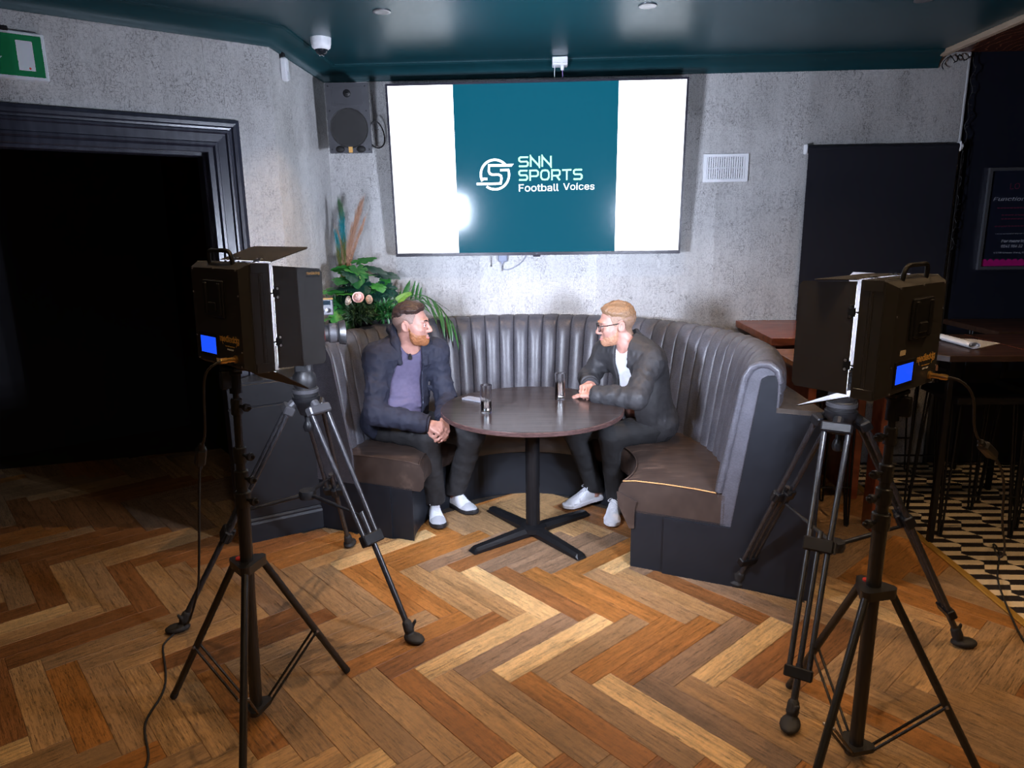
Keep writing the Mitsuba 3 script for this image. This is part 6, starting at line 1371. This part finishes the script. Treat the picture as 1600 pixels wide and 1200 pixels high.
obj('waveguide', moved(prism(sbox(-0.095, 0.080, 0.095, 0.190).difference(sbox(-0.088, 0.086, 0.088, 0.184)), 0.0, 0.004), SB), SPEAKER_GREY, k)
for sg in (-1, 1): obj('bass_port', moved(lathe([(0.0, -0.019), (0.020, -0.019), (0.023, 0.0)], 20), SB @ basis(V3(1.25, 0, 0), V3(0, 0.9, 0), V3(0, 0, 1), (sg * 0.066, -0.186, 0))), BLACK_RUBBER, k, smooth=True)
obj('badge', moved(cat(cbox(0.026, 0.036, 0.003, 0.001, (0, -0.188, 0.0015)), cbox(0.014, 0.026, 0.002, 0.0005, (0, -0.188, 0.0035))), SB), PRINT_GOLD, k)
for px_, py_ in ((-0.115, 0.19), (0.115, 0.19), (-0.115, 0.045), (0.115, 0.045), (-0.118, -0.186), (0.118, -0.186)): obj('screw', moved(lathe([(0.005, 0), (0.004, 0.002), (0, 0.002)], 8, (px_, py_, 0)), SB), BLACK_METAL, k)
obj('wall_arm', cat(rod((-1.25, 4.80, 2.46), (-1.36, 4.97, 2.50), 0.016, n=12), cbox(0.08, 0.02, 0.12, 0.003, (-1.36, 4.975, 2.50))), BLACK_METAL, k)
obj('cable', tube(smooth_path([(-1.15, 4.80, 2.36), (-1.105, 4.80, 2.40), (-1.075, 4.86, 2.36), (-1.08, 4.92, 2.28), (-1.115, 4.94, 2.25), (-1.16, 4.88, 2.27)], 30), 0.004, 6), BLACK_RUBBER, k, smooth=True)
# vent grille
k = thing('vent_grille', 'white slotted wall vent to the right of the television', 'vent'); vx0, vx1, vz0, vz1 = 1.066, 1.362, 1.992, 2.172
obj('frame', moved(prism(sbox(vx0, vz0, vx1, vz1).difference(sbox(vx0 + 0.022, vz0 + 0.018, vx1 - 0.022, vz1 - 0.018)), 0, 0.016), basis(V3(1, 0, 0), V3(0, 0, 1), V3(0, -1, 0), (0, YB - 0.015, 0))), WHITE_PLASTIC, k)
obj('backing', bx(vx0 + 0.01, vx1 - 0.01, YB - 0.0165, YB - 0.0155, vz0 + 0.01, vz1 - 0.01, 0.0002), BLACK_PLASTIC, k)
for zz0, zz1 in ((vz0 + 0.018, (vz0 + vz1) / 2 - 0.002), ((vz0 + vz1) / 2 + 0.002, vz1 - 0.018)):
    for j in range(17):
        x = vx0 + 0.022 + (vx1 - vx0 - 0.044) * (j + 0.5) / 17; obj('slat', cbox(0.0100, 0.010, zz1 - zz0 + 0.003, 0.001, (x, YB - 0.024, (zz0 + zz1) / 2)), WHITE_PLASTIC, k)
obj('crossbar', bx(vx0 + 0.02, vx1 - 0.02, YB - 0.030, YB - 0.018, (vz0 + vz1) / 2 - 0.003, (vz0 + vz1) / 2 + 0.003, 0.0008), WHITE_PLASTIC, k)
# exit sign over the doorway
k = thing('exit_sign', 'green emergency exit sign with white border above the doorway', 'sign'); GREEN_SIGN = M('sign_green', (0.004, 0.17, 0.055), rough=0.35); SIGN_WHITE = M('sign_white', (0.68, 0.72, 0.76), rough=0.35)
def EB(s, o, z): return slant(s, o, z)
EM = basis(-DW, V3(0, 0, 1), NW, A0 + V3(0, 0, 2.485)); s_r = 1.040   # local x runs towards the corner (to the right in the picture)
obj('case', moved(cbox(0.50, 0.200, 0.045, 0.004, (-s_r - 0.25, 0.0, 0.0235)), EM), SIGN_WHITE, k)
obj('panel', moved(cbox(0.474, 0.172, 0.003, 0.0006, (-s_r - 0.25, 0.0, 0.0472)), EM), GREEN_SIGN, k, emitter=None) if False else obj('panel', moved(cbox(0.474, 0.172, 0.003, 0.0006, (-s_r - 0.25, 0.0, 0.0472)), EM), GREEN_SIGN, k)
X0 = -s_r - 0.25
pict = unary_union([sbox(X0 + 0.140, -0.062, X0 + 0.202, 0.062), sbox(X0 + 0.01, -0.020, X0 + 0.03, 0.055), Polygon([(X0 - 0.035, -0.012), (X0 + 0.085, -0.012), (X0 + 0.025, -0.066)]),
                    Point(X0 - 0.10, 0.052).buffer(0.013), stroke_m([(X0 - 0.105, 0.034), (X0 - 0.118, -0.008), (X0 - 0.095, -0.035), (X0 - 0.105, -0.066)], 0.016), stroke_m([(X0 - 0.118, -0.008), (X0 - 0.142, -0.030), (X0 - 0.165, -0.032)], 0.014), stroke_m([(X0 - 0.108, 0.028), (X0 - 0.085, 0.012), (X0 - 0.068, 0.022)], 0.011), stroke_m([(X0 - 0.110, 0.028), (X0 - 0.135, 0.022), (X0 - 0.146, 0.0)], 0.011)])
obj('pictogram', moved(prism(pict, 0.0486, 0.0492), EM), SIGN_WHITE, k)
obj('indicator', moved(lathe([(0.005, 0), (0.004, 0.002), (0, 0.0025)], 10, (X0 + 0.182, -0.052, 0.049)), EM), RED_DOT, k)
obj('mount', moved(cbox(0.30, 0.02, 0.05, 0.003, (-s_r - 0.28, 0.106, 0.026)), EM), BLACK_PLASTIC, k)
# roller blind
k = thing('roller_blind', 'black roller blind pulled down on the right of the grey wall', 'window blind')
obj('fabric', bx(1.738, 2.700, 4.9295, 4.9310, 0.75, 2.185, 0.0002), BLIND, k); obj('tube', rod((1.735, 4.948, 2.190), (2.704, 4.948, 2.190), 0.021, n=20), BLIND, k, smooth=40); obj('bottom_bar', bx(1.740, 2.698, 4.924, 4.936, 0.735, 0.765), BLIND, k)
for x in (1.727, 2.712):
    b_ = obj('bracket', cbox(0.012, 0.055, 0.062, 0.004, (x, 4.955, 2.190)), WHITE_PLASTIC, k)
obj('chain_wheel', cat(lathe([(0.0, -0.006), (0.021, -0.006), (0.023, 0.0), (0.021, 0.006), (0.0, 0.006)], 20, (2.722, 4.948, 2.188), (1, 0, 0))), WHITE_PLASTIC, k, smooth=40)
for x in (2.722,): obj('pull_cord', cat(rod((x, 4.926, 2.185), (x, 4.930, 1.30), 0.0016, n=6), rod((x, 4.970, 2.185), (x, 4.966, 1.30), 0.0016, n=6)), BLACK_PLASTIC, k)
# conduit and fairy lights on the end of the grey wall
k = thing('conduit', 'dark vertical pipe down the edge where the grey wall meets navy', 'pipe'); obj('pipe', rod((2.752, 4.984, 0.0), (2.752, 4.984, 2.12), 0.014, n=12), M('pipe_grey', (0.045, 0.047, 0.055), rough=0.5), k, smooth=40)
for z in (0.5, 1.3, 2.0): obj('clip', cbox(0.044, 0.03, 0.016, 0.003, (2.752, 4.988, z)), BLACK_PLASTIC, k)
k = thing('fairy_lights', 'unlit string of dark fairy lights looped down the wall edge beside the blind', 'string lights'); FL_ = [(2.545, 4.93, 2.66)]
for j in range(9): FL_.append((2.56 + 0.022 * j, 4.955 - 0.012 * (j % 2), 2.735 + 0.016 * ((j * 5) % 3 - 1) - 0.014 * (j % 2)))
for j in range(30): FL_.append((2.748 + 0.010 * math.sin(j * 1.9), 4.958 + 0.008 * math.cos(j * 2.7), 2.70 - j * 0.042))
fp = smooth_path(FL_, 260); fs = obj('wire', tube(fp, 0.0032, 5), BLACK_PLASTIC, k, smooth=True); bulbs = []
for j in range(6, 258, 6): d = unit(V3(math.sin(j), -0.6, math.cos(j * 1.7) * 0.5)); bulbs.append(rod(fp[j], fp[j] + d * 0.022, 0.0035, 0.0015, n=6))
for j, b_ in enumerate(bulbs): obj('bulb', b_, BLACK_PLASTIC, k)
# framed poster on the navy wall
k = thing('poster', 'dark framed function poster with pink scalloped border on the navy wall', 'poster'); PBM = basis(V3(1, 0, 0), V3(0, 0, 1), V3(0, -1, 0), (2.950, YB + 0.004, 1.386)); PWD, PHT = 0.60, 0.668
obj('frame', moved(prism(sbox(0, 0, PWD, PHT).difference(sbox(0.020, 0.020, PWD - 0.020, PHT - 0.020)), 0.0, 0.022), PBM), M('frame_silver', (0.30, 0.31, 0.34), rough=0.3, metallic=0.8), k)
obj('sheet', moved(cbox(PWD - 0.03, PHT - 0.03, 0.004, 0.0005, (PWD / 2, PHT / 2, 0.006)), PBM), M('poster_navy', (0.010, 0.013, 0.026), rough=0.35), k)
MAG = M('poster_magenta', (0.42, 0.006, 0.16), rough=0.5); MAR = M('poster_maroon', (0.10, 0.012, 0.035), rough=0.5); PWH = M('poster_white', (0.35, 0.37, 0.42), rough=0.5)
sc = unary_union([sbox(0.022, 0.024, PWD - 0.022, 0.052)] + [Point(0.045 + 0.0405 * j, 0.050).buffer(0.021) for j in range(13)]).intersection(sbox(0.022, 0.024, PWD - 0.022, 0.09))
obj('scalloped_border', moved(prism(sc, 0.008, 0.0086), PBM), MAG, k)
def ptext(t, x, y, h, w=None, mat=PWH, bold=False, name='printed_text', slant_=0.0):
    s = text_shape(t, h, bold); b = s.bounds; s = shapely.affinity.translate(s, -b[0], 0)
    s = shapely.affinity.affine_transform(s, [(w / (b[2] - b[0])) if w else 1, slant_, 0, 1, x, y]); obj(name, moved(prism(s, 0.008, 0.0085), PBM), mat, k)
ptext('LO', 0.150, 0.530, 0.038, None, MAR); ptext('Function & E', 0.052, 0.455, 0.024, 0.30, PWH, False, 'printed_text', 0.35)
for (x, y, w) in ((0.085, 0.405, 0.36), (0.120, 0.358, 0.30), (0.120, 0.333, 0.30), (0.085, 0.285, 0.36)): obj('printed_line', moved(prism(unary_union([sbox(x + 0.021 * j, y, x + 0.021 * j + 0.017, y + 0.007) for j in range(int(w / 0.021))]), 0.008, 0.0085), PBM), MAR, k)
obj('rule', moved(prism(sbox(0.095, 0.238, 0.50, 0.240), 0.008, 0.0085), PBM), PWH, k)
ptext('For more in', 0.140, 0.182, 0.017, 0.150, PWH, True, 'printed_text', 0.25); ptext('0141 956 12', 0.142, 0.148, 0.017, 0.140, PWH, True, 'printed_text', 0.25); ptext('1470B Stewart Street, M', 0.100, 0.108, 0.010, 0.20, PWH)

# ---------------------------------------------------------------- high tables and stools on the right
def high_table(name, label, outline, z, legs, mat=None, thick=0.034, leg_mat=None, seam_x=None):
    LM = leg_mat or MAHOGANY
    k = thing(name, label, 'table'); m = convex_prism(outline, z - thick, z, 0.003)
    obj('tabletop', m, mat or TABLE_WALNUT, k)
    for lg in legs:
        x, y, wx, wy = lg; obj('leg', bx(x - wx / 2, x + wx / 2, y - wy / 2, y + wy / 2, 0.0, z - thick - 0.0005), LM, k)
    c = np.mean(outline, 0)
    obj('apron', bx(min(l[0] for l in legs), max(l[0] for l in legs), legs[0][1] - 0.02, legs[0][1] + 0.02, z - thick - 0.10, z - thick - 0.0006), LM, k)
    if seam_x: obj('inlay', bx(seam_x, seam_x + 0.006, min(o[1] for o in outline) + 0.01, max(o[1] for o in outline) - 0.01, z - 0.002, z + 0.0006, 0.0004), MAHOGANY, k)
    return k
high_table('high_table', 'red-brown high table against the grey wall beyond the booth end', [(1.335, 4.15), (2.02, 4.15), (2.02, 4.96), (1.335, 4.96)], 1.055, [(1.42, 4.55, 0.045, 0.55), (1.95, 4.55, 0.045, 0.55)], MAHOGANY, 0.042)
high_table('high_table', 'orange-brown lower high table in front of the wall table, partly behind the right light panel', [(1.252, 3.42), (1.90, 3.42), (1.90, 3.905), (1.252, 3.905)], 1.035, [(1.345, 3.68, 0.040, 0.36), (1.862, 3.84, 0.055, 0.12)], TABLE_WALNUT, 0.028)
high_table('high_table', 'dark walnut high table with clipped corners holding the white paper roll', [(1.98, 3.64), (2.035, 3.567), (2.95, 3.567), (3.0, 3.64), (3.0, 4.28), (1.98, 4.28)], 1.052, [(2.10, 4.20, 0.03, 0.03), (2.90, 4.20, 0.03, 0.03), (2.10, 3.66, 0.03, 0.03), (2.90, 3.66, 0.03, 0.03)], TABLE_DARK, 0.030, seam_x=2.50, leg_mat=BLACK_METAL)
high_table('high_table', 'far dark high table against the navy wall at the right edge', [(2.745, 4.34), (3.60, 4.34), (3.60, 4.95), (2.745, 4.95)], 1.055, [(2.88, 4.85, 0.03, 0.03), (3.45, 4.85, 0.03, 0.03), (2.88, 4.45, 0.03, 0.03), (3.45, 4.45, 0.03, 0.03)], TABLE_DARK, 0.032, leg_mat=BLACK_METAL)
k = thing('paper_roll', 'rolled white napkin or paper lying on the dark walnut table', 'napkin'); PAPER = M('paper_white', (0.66, 0.66, 0.68), rough=0.7)
pr_a, pr_b = V3(2.255, 4.075, 0), V3(2.262, 3.765, 0)
ang = np.linspace(-1.57, 9.5, 60); rad_ = np.linspace(0.030, 0.012, 60); d = unit(pr_b - pr_a); x_ = V3(-d[1], d[0], 0); v = []
for L_ in (0, 1):
    o = pr_a if L_ == 0 else pr_b
    for a, r in zip(ang, rad_): v.append(o + x_ * r * math.cos(a) * 1.25 + V3(0, 0, 1.0525 + 0.019 + r * math.sin(a) * 0.62))
f = [[i, i + 1, i + 61] for i in range(59)] + [[i, i + 61, i + 60] for i in range(59)]
obj('roll', TM(v, f), PAPER, k, smooth=True)
fl = [V3(2.27, 4.09, 1.0535), V3(2.28, 3.77, 1.0535), V3(2.50, 3.93, 1.0545), V3(2.44, 4.09, 1.0540)]
obj('loose_end', fix(convex_prism([p[:2] for p in fl], 1.0530, 1.0555, 0.0006)), PAPER, k)
def stool(x, y, label, s=0.19, seat_z=0.76):
    k = thing('bar_stool', label, 'stool', 'bar stools under the high tables')
    obj('seat', moved(prism(sbox(-s + 0.01, -s + 0.01, s - 0.01, s - 0.01).buffer(0.01), seat_z, seat_z + 0.035), None, (x, y, 0)), BLACK_METAL, k)
    for sx in (-1, 1):
        for sy_ in (-1, 1):
            foot = V3(x + sx * s, y + sy_ * s, 0.008)
            L = obj('leg', cat([tube([V3(x + sx * (s - 0.02) + ox, y + sy_ * (s - 0.02) + oy, seat_z), V3(foot[0] + ox * 0.25, foot[1] + oy * 0.25, 0.012), foot], 0.006, 8) for ox, oy in ((-0.055, 0.0), (0.0, -0.055 * sy_), (0.030, 0.03))]), BLACK_METAL, k, smooth=40)
    for sy_ in (-1, 1): obj('footrest', rod((x - s, y + sy_ * s, 0.24), (x + s, y + sy_ * s, 0.24), 0.006, n=8), BLACK_METAL, k)
stool(2.38, 3.91, 'black wire-legged bar stool under the walnut table, left of the pair'); stool(1.545, 4.04, 'black wire-legged bar stool beside the red-brown post'); stool(2.86, 4.02, 'black wire-legged bar stool at the right edge'); stool(2.35, 4.62, 'black wire-legged bar stool against the far wall')
